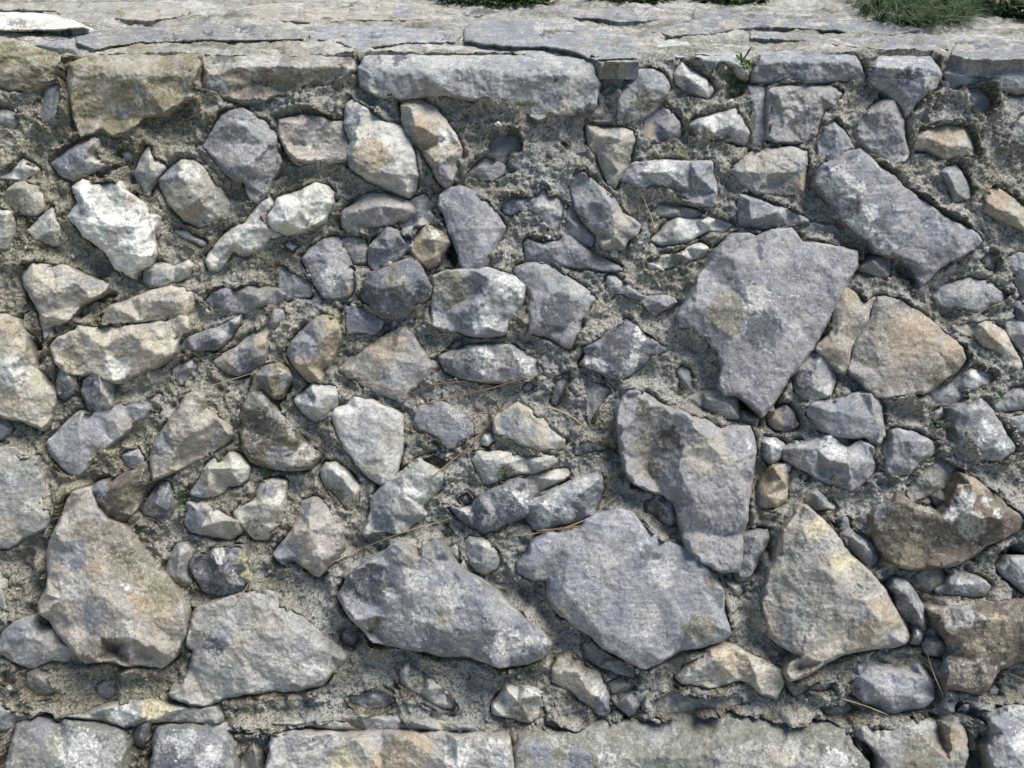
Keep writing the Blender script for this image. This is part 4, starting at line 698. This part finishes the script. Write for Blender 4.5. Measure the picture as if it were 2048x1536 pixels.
HOLES = [(915, 505, 26, 60), (905, 470, 20, 60), (895, 440, 16, 50), (730, 600, 14, 30), (30, 690, 20, 20), (78, 700, 18, 40), (55, 640, 14, 35), (290, 1010, 16, 40),
         (80, 960, 14, 25), (60, 1120, 26, 24), (1925, 1490, 34, 60), (1985, 1500, 24, 40), (1990, 1370, 10, 10), (2020, 1120, 40, 44), (1905, 1010, 20, 14), (1500, 800, 30, 26),
         (1560, 830, 18, 22), (1700, 820, 28, 30), (1560, 820, 18, 24), (1475, 170, 24, 26), (1460, 195, 16, 20), (1810, 545, 22, 34), (1345, 580, 50, 12), (1230, 910, 26, 16),
         (1270, 900, 24, 20), (1500, 1130, 20, 30), (1890, 1250, 12, 20), (300, 1480, 14, 40), (470, 1130, 16, 20), (350, 1160, 14, 20), (1140, 980, 10, 14),
         (940, 1010, 14, 20), (1420, 700, 16, 20), (1150, 655, 12, 16), (120, 350, 16, 14), (265, 365, 18, 26), (570, 290, 14, 24), (700, 300, 10, 20), (480, 1050, 12, 20),
         (210, 540, 24, 20), (200, 480, 20, 22), (1060, 1185, 26, 22), (1090, 1210, 24, 20), (530, 760, 14, 14), (640, 740, 10, 16), (1080, 1420, 14, 16), (1250, 1440, 16, 14),
         (1620, 1010, 12, 14), (1640, 1040, 14, 14), (1750, 820, 14, 30), (1040, 690, 18, 12), (880, 600, 12, 24), (1890, 640, 24, 12), (1235, 240, 10, 10), (1520, 350, 18, 12)]
BULGE = [(560, 1405, 80, 12), (1350, 1405, 80, 14), (1750, 1420, 80, 14), (1930, 1400, 60, 14), (1000, 245, 90, 22), (640, 215, 80, 24), (860, 200, 60, 16), (1230, 180, 50, 18), (1100, 330, 110, 18), (430, 250, 60, 18), (290, 270, 50, 12), (1400, 250, 60, 12), (1880, 400, 80, 14),
         (720, 1390, 120, 20), (1450, 650, 60, 10), (1270, 760, 60, 12), (1150, 650, 60, 12), (1600, 1150, 80, 12), (1650, 1390, 60, 14), (500, 1400, 70, 14), (880, 1390, 60, 12), (1400, 1380, 60, 12),
         (60, 1370, 80, 16), (120, 1010, 50, 8), (1180, 830, 80, 14), (1700, 590, 40, 10), (1900, 260, 80, 16), (1990, 420, 60, 12), (1940, 880, 90, 16), (1330, 1080, 50, 18), (600, 1210, 70, 16), (150, 230, 70, 16), (1980, 230, 60, 16), (880, 790, 60, 8), (1220, 560, 60, 12)]
f1 = fbm(u, s_, 90, 4, 500); f2 = fbm(u, s_, 26, 4, 510, 0.6); gr = cells(u + 2 * f2, s_, 9.5, 520); gr2 = cells(u, s_, 5.2, 530)
w = 10.0 * f1 + 8.0 * f2 + (0.45 + 0.9 * np.clip(0.5 + f1, 0, 1)) * np.where(face, 1, 0.4) * (5.5 * (0.5 - gr) + 2.6 * (0.5 - gr2)) + 1.2 * fbm(u, s_, 5, 2, 540) - 4.0 * np.clip(0.12 - np.abs(fbm(u, s_, 46, 3, 560)), 0, 0.12) / 0.12 * np.clip(f1 * 2, 0, 1)
for hx, hy, r, dp in BULGE:
    q = np.sqrt((px + 20 * f2 - hx) ** 2 + (py + 20 * f1 - hy) ** 2) / r; w += dp * np.exp(-q * q * 1.2) * face
w = np.where(face, w, 2 + 10 * fbm(u * 0.35, s_, 110, 3, 601, 0.5) + 2.5 * fbm(u * 0.5, s_, 26, 3, 603))
prox = np.clip(1 - dist / 11.0, 0, 1)
lift = fbm(u, s_, 120, 2, 550)
w += prox * np.where(lift > -0.2, 6, -18.0) * face * np.clip(np.abs(lift) * 6, 0.3, 1)
w += 13 + fil * np.clip(0.66 + 1.3 * fbm(u, s_, 70, 3, 557), 0, 1.1)
w += (6 + 5 * f2 + 9 * fbm(u * 0.6, s_, 110, 3, 599)) * (~face)
slot = np.clip(1 - np.abs(dist - 1.5) / 3.2, 0, 1) * np.clip(0.7 + 1.6 * fbm(u, s_, 34, 2, 555), 0, 1) * face
w -= 11 * slot
w[under] = -18
wx = px + 8 * f2; wy = py + 8 * fbm(u, s_, 26, 3, 570)
for hx, hy, r, dp in HOLES:
    q = np.sqrt((wx - hx) ** 2 + (wy - hy) ** 2); w -= dp * np.clip((r * 1.1 - q) / (0.5 * r), 0, 1) * face
Y = np.where(face, s_, VT + (s_ - VT) * ST); Z = np.where(face, -D + w, -D - (s_ - VT) * CT)
ledge = ~face
Y = np.where(ledge, Y + w * 0.8 * CT, Y); Z = np.where(ledge, Z + w * 0.8 * ST, Z)
W = to_world(u, Y, Z)
nu, ns = len(us), len(sv)
i = np.arange(nu - 1)[None, :] + nu * np.arange(ns - 1)[:, None]; i = i.ravel()
F = np.stack([i, i + 1, i + nu + 1, i + nu], 1)
base = np.array([.295, .286, .248]); left = np.array([.28, .262, .195]); grey = np.array([.285, .285, .27])
a = np.clip((760 - px) / 500 + 0.5 * f1, 0, 1)[:, None]; c = base * (1 - a) + left * a
b = np.clip(0.45 + 1.3 * fbm(u, s_, 150, 3, 580), 0, 1)[:, None] * (1 - 0.7 * a); c = c * (1 - b) + grey * b
ms = np.clip(fbm(u, s_, 60, 4, 590, 0.6) * 2.4 - 0.15 + 0.35 * a[:, 0], 0, 1) * np.clip(0.25 + prox, 0, 1); ms = ms[:, None] * 0.75
c = c * (1 - ms) + np.array([.115, .105, .045]) * ms
MOSS = [(330, 235, 90), (270, 320, 60), (480, 480, 70), (560, 540, 60), (110, 300, 80), (60, 480, 60), (230, 660, 40), (610, 380, 60), (690, 700, 50), (640, 900, 40), (870, 640, 50), (1010, 690, 60), (880, 860, 60), (1480, 170, 40), (560, 1150, 60), (420, 1160, 50), (200, 900, 60), (700, 1330, 40), (1370, 300, 30), (1440, 560, 60), (1540, 840, 50), (1200, 860, 50), (1240, 900, 70), (1790, 560, 40), (1890, 620, 50), (1990, 330, 60), (1800, 340, 40)]
for hx, hy, r in MOSS:
    g = (np.clip(1.2 - np.sqrt((px + 30 * f2 - hx) ** 2 + (py + 30 * f1 - hy) ** 2) / r, 0, 1) * np.clip(0.7 + 1.5 * f2, 0, 1))[:, None] * 0.75
    c = c * (1 - g) + np.array([.115, .11, .045]) * g
stk = fbm(u * 0.28, s_, 60, 5, 602, 0.65)[:, None]; top = (~face).astype(float)[:, None] * 0.95
c = c * (1 - top) + (np.array([.235, .225, .195]) * (1 + 0.5 * stk) * np.array([1, 1, 1]) + 0.0) * top
c = c * (1 - top * np.clip(stk * 3 - 0.9, 0, 1) * 0.6) + np.array([.36, .345, .30]) * top * np.clip(stk * 3 - 0.9, 0, 1) * 0.6
c = c * (1 - top * np.clip(-stk * 3 - 0.8, 0, 1) * 0.6) + np.array([.12, .115, .075]) * top * np.clip(-stk * 3 - 0.8, 0, 1) * 0.6
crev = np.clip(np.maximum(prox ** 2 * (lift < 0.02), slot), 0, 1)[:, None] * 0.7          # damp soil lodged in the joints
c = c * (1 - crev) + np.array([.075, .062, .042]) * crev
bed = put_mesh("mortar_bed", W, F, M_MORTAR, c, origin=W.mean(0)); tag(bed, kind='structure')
bed.data.materials.append(M_STONE); bed.data.polygons.foreach_set('material_index', (~face[F[:, 0]]).astype(np.int32))

# ---------------------------------------------------------------- ground above and below the wall
def sheet(name, x0, x1, y0, y1, z, amp, step, mat, seed):
    xs = np.arange(x0, x1 + step, step); ys = np.arange(y0, y1 + step, step); X, Yy = np.meshgrid(xs, ys); X = X.ravel(); Yy = Yy.ravel()
    Zz = z + amp * fbm(X / S, Yy / S, 130, 4, seed); n = len(xs)
    i = (np.arange(n - 1)[None, :] + n * np.arange(len(ys) - 1)[:, None]).ravel()
    return tag(put_mesh(name, np.stack([X, Yy, Zz], 1), np.stack([i, i + 1, i + n + 1, i + n], 1), mat), kind='structure')
M_SOIL = soil_mat()
zt = CAM[2] + S * (TOPC - 22)
yb = CAM[1] + S * (VT * ST + D * CT)          # where face meets top
sheet("upper_ground", -3, 3, yb + 0.33, yb + 3.5, zt + 0.0, 0.006, 0.02, M_SOIL, 700)
foot = to_world(np.array([0.0]), np.array([-1150.0]), np.array([-D]))[0]
sheet("lower_ground", -3, 3, foot[1] - 3.0, foot[1] + 0.02, foot[2] + 0.005, 0.01, 0.04, M_SOIL, 710)

# ---------------------------------------------------------------- small things lying on the wall
W_GRID = w.reshape(len(sv), len(us))
def mortar_w(x, y):
    i = np.clip(np.searchsorted(us, x - 1024), 0, len(us) - 1); j = np.clip(np.searchsorted(sv, 768 - y), 0, len(sv) - 1)
    return W_GRID[j, i]
def surf_w(P):
    h = mortar_w(P[:, 0], P[:, 1]).astype(float)
    for st in SL:
        if st['plane'] == 'T': continue
        o = st['out']; a = o.min(0); b = o.max(0)
        m = np.nonzero((P[:, 0] > a[0]) & (P[:, 0] < b[0]) & (P[:, 1] > a[1]) & (P[:, 1] < b[1]))[0]
        if len(m) == 0: continue
        d, ins = seg_dist(P[m], o); m = m[ins]
        if len(m): h[m] = np.maximum(h[m], stone_height(st, P[m], d[ins]))
    return h
def tube(name, pts, rad, mat, label, cat, group=None):
    pts = np.array(pts, float); seg = []
    for a, b in zip(pts[:-1], pts[1:]):
        n = max(2, int(np.linalg.norm(b - a) / 6))
        for k in range(n): seg.append(a + (b - a) * k / n)
    seg.append(pts[-1]); P = np.array(seg)
    for _ in range(6): P[1:-1] = 0.5 * P[1:-1] + 0.25 * (P[:-2] + P[2:])
    h = surf_w(P); hh = h.copy()
    for k in range(-3, 4): hh = np.maximum(hh, np.roll(h, k) if abs(k) < len(h) else h)
    for _ in range(12): hh[1:-1] = np.maximum(0.5 * hh[1:-1] + 0.25 * (hh[:-2] + hh[2:]), h[1:-1])
    hh += rad * 1.3; t = D - hh
    C3 = np.stack([(P[:, 0] - 1024) * t / D, (768 - P[:, 1]) * t / D, hh], 1)
    T = np.gradient(C3, axis=0); T /= np.linalg.norm(T, axis=1)[:, None]
    A = np.cross(T, [0, 0, 1.0]); A /= np.linalg.norm(A, axis=1)[:, None] + 1e-9; B = np.cross(A, T)
    n = len(P); V = []; taper = np.clip(np.minimum(np.arange(n) + 1, n - np.arange(n)) / 4.0, 0.35, 1)
    for k in range(6):
        an = k * math.pi / 3; V.append(C3 + (rad * taper)[:, None] * (A * math.cos(an) + B * math.sin(an)))
    V = np.stack(V, 1).reshape(-1, 3)
    F = [(i * 6 + k, i * 6 + (k + 1) % 6, (i + 1) * 6 + (k + 1) % 6, (i + 1) * 6 + k) for i in range(n - 1) for k in range(6)]
    return tag(put_mesh(name, wall_pt(V[:, 0], V[:, 1], V[:, 2]), F, mat), label, cat, group)
M_NEEDLE = plain("dry_needle", (0.17, 0.095, 0.06), (0.25, 0.15, 0.09), 400, 0.7, 0.1)
M_STRAW = plain("pale_straw", (0.27, 0.21, 0.12), (0.36, 0.29, 0.18), 400, 0.7, 0.1)
NG = 'dry pine needles and stems lying on the wall'
for pts, r, m, lab in [
    ([(836, 810), (900, 796), (985, 776), (1058, 754)], 1.7, M_NEEDLE, 'straight reddish pine needle pointing at the long low dark grey stone'),
    ([(1021, 790), (992, 828), (943, 890), (862, 955)], 1.6, M_NEEDLE, 'long reddish brown twig running down onto the creamy layered stone'),
    ([(992, 828), (962, 824), (925, 836)], 1.7, M_NEEDLE, 'short curved orange needle over the lavender grey block'),
    ([(822, 786), (868, 768), (930, 762), (985, 772)], 1.2, M_NEEDLE, 'thin arched needle under the long low dark grey stone'),
    ([(705, 764), (760, 770), (800, 786), (842, 806)], 1.1, M_NEEDLE, 'thin brown needle across the bottom tip of the four sided tile like stone'),
    ([(349, 799), (410, 775), (461, 760), (522, 741)], 1.2, M_STRAW, 'long straight straw coloured needle below the rusty tipped stone'),
    ([(1078, 811), (1118, 820), (1148, 836), (1173, 856)], 2.0, M_STRAW, 'pale curved straw stalk in the mortar under the grey tooth shaped chip'),
    ([(658, 1128), (740, 1090), (812, 1062), (906, 1036)], 1.3, M_STRAW, 'long tan needle along the foot of the creamy layered stone'),
    ([(1010, 1074), (1070, 1067), (1130, 1056), (1180, 1036), (1243, 984)], 1.3, M_STRAW, 'long bent needle above the largest pale blue grey slab'),
    ([(1073, 1062), (1118, 1058), (1162, 1052)], 2.2, M_NEEDLE, 'short thick brown stem under the blue grey striped block'),
    ([(224, 1360), (262, 1340), (300, 1346), (345, 1361)], 1.4, M_NEEDLE, 'arched brown needle under the biggest lumpy brown boulder'),
    ([(1680, 1396), (1735, 1413), (1776, 1430)], 1.6, M_STRAW, 'pale needle beneath the large oval grey stone'),
    ([(2004, 1340), (2030, 1352), (2060, 1366)], 3.0, M_STRAW, 'thick pale straw in the corner under the dark brown block'),
    ([(1284, 386), (1291, 408), (1304, 436), (1311, 466)], 1.6, M_STRAW, 'pale upright dead stem below the long pale blue wedge'),
    ([(1270, 400), (1284, 406), (1278, 428)], 1.3, M_STRAW, 'short forked dead stem left of the upright dead stem'),
    ([(1852, 1300), (1866, 1345), (1886, 1390)], 1.3, M_STRAW, 'thin straw beside the smooth rounded grey pebble'),
    ([(655, 444), (634, 468), (600, 488)], 1.2, M_STRAW, 'thin straw under the gleaming white lump'),
    ([(508, 1148), (490, 1180), (468, 1212)], 1.2, M_STRAW, 'thin straw hanging below the mottled black and white block'),
    ([(96, 372), (92, 398), (90, 422)], 1.2, M_NEEDLE, 'short brown needle right of the rounded cream stone')]:
    tube('pine_needle', pts, r * 0.75, m, lab, 'pine needle', NG)

# loose crumbs of stone and grit on the mortar: uncountable
rs = np.random.RandomState(11)
NC = 5200
cx = rs.uniform(-80, 2130, NC); cy = rs.uniform(140, 1600, NC)
jj = np.clip(np.searchsorted(sv, 768 - cy), 0, len(sv) - 1); ii = np.clip(np.searchsorted(us, cx - 1024), 0, len(us) - 1)
ok = ~under.reshape(len(sv), len(us))[jj, ii]; cx, cy = cx[ok], cy[ok]; hh = mortar_w(cx, cy)
OCT = np.array([[1, 0, 0], [-1, 0, 0], [0, 1, 0], [0, -1, 0], [0, 0, 1], [0, 0, -1], [.7, .7, .3], [-.7, .6, .4], [.5, -.8, .3]])
OF = np.array([[0, 6, 4], [6, 2, 4], [2, 7, 4], [7, 1, 4], [1, 3, 4], [3, 8, 4], [8, 0, 4], [2, 6, 5], [6, 0, 5], [0, 8, 5], [8, 3, 5], [3, 1, 5], [1, 7, 5], [7, 2, 5]])
n = len(cx); r = np.exp(rs.normal(0.75, 0.55, n)); r = np.clip(r, 1.0, 10)
ang = rs.uniform(0, 6.28, n); sq = rs.uniform(0.5, 1.0, n)
vx = OCT[None, :, 0] * r[:, None] * (0.8 + 0.4 * rs.rand(n, 9)); vy = OCT[None, :, 1] * (r * sq)[:, None] * (0.8 + 0.4 * rs.rand(n, 9)); vz = OCT[None, :, 2] * (r * 0.7)[:, None] * (0.8 + 0.4 * rs.rand(n, 9))
X = (cx - 1024)[:, None] + vx * np.cos(ang)[:, None] - vy * np.sin(ang)[:, None]; Yv = (768 - cy)[:, None] + vx * np.sin(ang)[:, None] + vy * np.cos(ang)[:, None]
Wz = hh[:, None] + (r * 0.3)[:, None] + vz
codes = np.array([PAL[c] for c in 'ggbptmdGt']); cc = codes[rs.randint(0, 9, n)] * (0.75 + 0.5 * rs.rand(n, 1))
gb = put_mesh("gravel_crumbs", wall_pt(X.ravel(), Yv.ravel(), Wz.ravel()), (OF[None] + 9 * np.arange(n)[:, None, None]).reshape(-1, 3), M_STONE, np.repeat(cc, 9, 0), smooth=False)
tag(gb, 'loose grit and stone crumbs scattered over the mortar joints', 'gravel', None, 'stuff')

# ---------------------------------------------------------------- plants
def leaf_mat(name, a, b):
    m, nt, bs = mat_base(name, 0.55)
    pos = nd(nt, "ShaderNodeNewGeometry").outputs["Position"]
    col = nd(nt, "ShaderNodeVertexColor", layer_name="Col").outputs[0]
    k = noise(nt, pos, 300, 3, 0.6)
    nt.links.new(mixc(nt, 1.0, col, grey3(nt, ramp(nt, k, 0.3, 0.8, 0.7, 1.2)), 'MULTIPLY'), bs.inputs["Base Color"])
    bs.inputs["Subsurface Weight"].default_value = 0.0
    return m
M_GRASS = leaf_mat("grass_blade", 0, 0)
GREENS = np.array([(.028, .058, .014), (.038, .078, .018), (.062, .11, .03), (.018, .038, .011), (.17, .17, .08), (.12, .10, .06)])
def top_pt(px_, py_, off=0.0):
    t = top_t(768 - py_, off); return to_world((px_ - 1024) * t / D, (768 - py_) * t / D, -t)
def blades(rs, base, n, lmin, lmax, wid, lean, spread, leafy=0.0, weights=None):
    V = []; F = []; C = []
    for k in range(n):
        b = base(rs); L = rs.uniform(lmin, lmax) * S; an = rs.uniform(0, 2 * math.pi)
        dirh = np.array([math.cos(an) * spread, math.sin(an) * spread + lean[1], 0]) + np.array([lean[0], 0, 0])
        isleaf = rs.rand() < leafy
        wd = wid * S * rs.uniform(0.6, 1.3) * (3.4 if isleaf else 1)
        nseg = 5; side = np.array([-math.sin(an), math.cos(an), 0.2]); side /= np.linalg.norm(side)
        droop = rs.uniform(0.3, 1.5); s0 = len(V); col = GREENS[rs.choice(6, p=weights if weights is not None else [.25, .25, .2, .15, .1, .05])] * rs.uniform(0.8, 1.25)
        for q in range(nseg + 1):
            f = q / nseg; p = b + dirh * L * f * (0.5 + 0.7 * f) + np.array([0, 0, 1]) * L * (f - 0.55 * droop * f * f)
            ww = wd * (math.sin(math.pi * min(1, 0.12 + f * 0.88)) if isleaf else (1 - f ** 2) * 0.9 + 0.05)
            V += [p - side * ww / 2, p + side * ww / 2]; C += [col, col]
        for q in range(nseg): F.append((s0 + 2 * q, s0 + 2 * q + 1, s0 + 2 * q + 3, s0 + 2 * q + 2))
    return np.array(V), np.array(F), np.array(C)
def tuft(name, label, cat, xs, ys, n, lmin, lmax, seed, lean=(0, -0.3), spread=0.6, wid=2.6, leafy=0.0, weights=None, kind=None, group=None):
    rs = np.random.RandomState(seed)
    def base(r):
        for _ in range(20):
            a, b = r.uniform(-1, 1), r.uniform(-1, 1)
            if a * a + b * b < 1: break
        x = (xs[0] + xs[1]) / 2 + a * (xs[1] - xs[0]) / 2; y = (ys[0] + ys[1]) / 2 + b * (ys[1] - ys[0]) / 2
        return top_pt(x, y, -6)[0]
    V, F, C = blades(rs, base, n, lmin, lmax, wid, lean, spread, leafy, weights)
    return tag(put_mesh(name, V, F, M_GRASS, C), label, cat, group, kind)
GG = 'grass and weed clumps growing behind the coping'
tuft('grass_clump', 'largest dark green grass clump drooping over the coping at upper right', 'grass clump', (1720, 1945), (0, 62), 2600, 38, 82, 1, (0, -0.55), 0.75, 2.4, 0.05, group=GG)
tuft('grass_clump', 'leafy green tuft at the top edge behind the speckled lichen slab', 'grass clump', (880, 1100), (-8, 22), 1700, 30, 65, 2, (0, -0.3), 0.6, 2.4, 0.5, group=GG)
tuft('grass_clump', 'low dark green clump right of the leafy tuft at the top edge', 'grass clump', (1180, 1350), (-8, 18), 1400, 25, 60, 3, (0, -0.2), 0.6, 2.6, 0.4, group=GG)
tuft('grass_clump', 'narrow dark clump left of the bare soil gap at the top edge', 'grass clump', (1385, 1535), (-8, 18), 1100, 28, 62, 4, (0, -0.2), 0.6, 2.4, 0.2, group=GG)
tuft('grass_clump', 'dark weedy clump in the top right corner under the yellow flower', 'grass clump', (1960, 2120), (-8, 46), 1600, 40, 95, 5, (-0.1, -0.3), 0.7, 2.6, 0.35, group=GG)
tuft('grass_clump', 'small mossy tuft at the top edge behind the long tan slab', 'grass clump', (370, 500), (-8, 6), 500, 16, 36, 6, (0, -0.2), 0.5, 2.4, 0.4, group=GG)
tuft('grass_clump', 'thin grass sprigs at the top edge right of the bare soil gap', 'grass clump', (1680, 1760), (-8, 22), 260, 30, 70, 7, (0.1, -0.3), 0.7, 2.0, 0.0, group=GG)
tuft('grass', 'short grass and weeds covering the ground behind the wall', 'grass', (-300, 2400), (-90, -26), 7000, 20, 55, 8, (0, -0.1), 0.6, 3.0, 0.4, kind='stuff')
# yellow flower
M_YEL = plain("yellow_petal", (0.75, 0.55, 0.03), (0.80, 0.62, 0.05), 200, 0.6, 0.1)
fb = top_pt(2040.0, 2.0, 30)[0]; V = []; F = []
for k in range(9):
    an = k * 2 * math.pi / 9; dr = np.array([math.cos(an), -0.35 * abs(math.sin(an)) , math.sin(an)]); sd = np.cross(dr, [0, 1, 0]); sd /= np.linalg.norm(sd)
    s0 = len(V)
    for f, ww in ((0.1, 1.0), (0.5, 3.4), (1.0, 2.0), (1.25, 0.3)): V += [fb + S * (dr * 11 * f - sd * ww), fb + S * (dr * 11 * f + sd * ww)]
    F += [(s0 + 2 * q, s0 + 2 * q + 1, s0 + 2 * q + 3, s0 + 2 * q + 2) for q in range(3)]
fr = bpy.data.objects.new('yellow_flower', None); scene.collection.objects.link(fr); fr.location = fb
tag(fr, 'small yellow flower at the very top right corner', 'flower')
pet = put_mesh('petals', np.array(V) - fb, F, M_YEL, origin=(0, 0, 0), parent=fr)
V = []; F = []
for q in range(6):
    f = q / 5; c = np.array([6 * math.sin(f * 2), 4 * f, -46 * f]) * S
    for a in range(4): V.append(c + S * 0.9 * np.array([math.cos(a * 1.57), math.sin(a * 1.57), 0]))
for q in range(5):
    for a in range(4): F.append((q * 4 + a, q * 4 + (a + 1) % 4, q * 4 + 4 + (a + 1) % 4, q * 4 + 4 + a))
stem = put_mesh('stem', V, F, M_GRASS, np.tile([.06, .12, .03], (len(V), 1)), origin=(0, 0, 0), parent=fr)
# little sprouts rooted in the joints
def sprout(x, y, r, n, seed, label, leafy=0.8, L=(5, 12), weights=None):
    rs = np.random.RandomState(seed); V = []; F = []; C = []
    P = np.stack([x + rs.normal(0, r * .5, n), y + rs.normal(0, r * .5, n)], 1); h = surf_w(P) + 1
    for k in range(n):
        an = rs.uniform(0, 6.28); Lk = rs.uniform(*L); up = rs.uniform(0.3, 1.0); col = GREENS[rs.choice([0, 1, 2, 3], p=[.3, .3, .25, .15])] * rs.uniform(.8, 1.3)
        leaf = rs.rand() < leafy; wd = Lk * (0.32 if leaf else 0.1); s0 = len(V)
        for q in range(5):
            f = q / 4; ww = wd * math.sin(math.pi * (0.1 + 0.85 * f))
            cxk = math.cos(an) * Lk * f; cyk = math.sin(an) * Lk * f + 0.3 * Lk * f; cz = up * Lk * f * (1 - 0.4 * f)
            for sg in (-1, 1): V.append((P[k, 0] - 1024 + cxk - sg * math.sin(an) * ww, 768 - P[k, 1] + cyk + sg * math.cos(an) * ww, h[k] + cz)); C.append(col)
        F += [(s0 + 2 * q, s0 + 2 * q + 1, s0 + 2 * q + 3, s0 + 2 * q + 2) for q in range(4)]
    V = np.array(V); tag(put_mesh('green_sprout', wall_pt(V[:, 0], V[:, 1], V[:, 2]), F, M_GRASS, np.array(C)), label, 'sprout', 'green sprouts in the joints')
for a in [(1478, 150, 22, 60, 21, 'mossy green sprout under the overhanging coping stone', .3, (8, 20)),
          (376, 1000, 8, 16, 22, 'small green sprout left of the white edged grey block with cream ridge'),
          (542, 942, 9, 16, 23, 'small green sprout above the white edged hollow stone'),
          (884, 888, 9, 16, 24, 'small green sprout below the lavender grey block', .6, (4, 9)),
          (950, 944, 10, 18, 25, 'green sprout beside the pale stone with a notched left end', .7, (4, 9)),
          (1008, 946, 12, 20, 26, 'green sprout under the right end of the pale notched stone', .7, (4, 9)),
          (1484, 812, 9, 14, 27, 'small green sprout in the gap beside the huge grey boulder', .6, (4, 9)),
          (1858, 852, 12, 20, 28, 'green moss sprout below the pale crusted lump at right', .7, (4, 9)),
          (1984, 790, 10, 18, 29, 'green moss sprout near the right edge above the upright pale slab', .7, (4, 9)),
          (108, 1040, 8, 14, 30, 'tiny green sprout beside the large upright grey stone at the left edge', .7, (4, 8))]:
    sprout(*a)
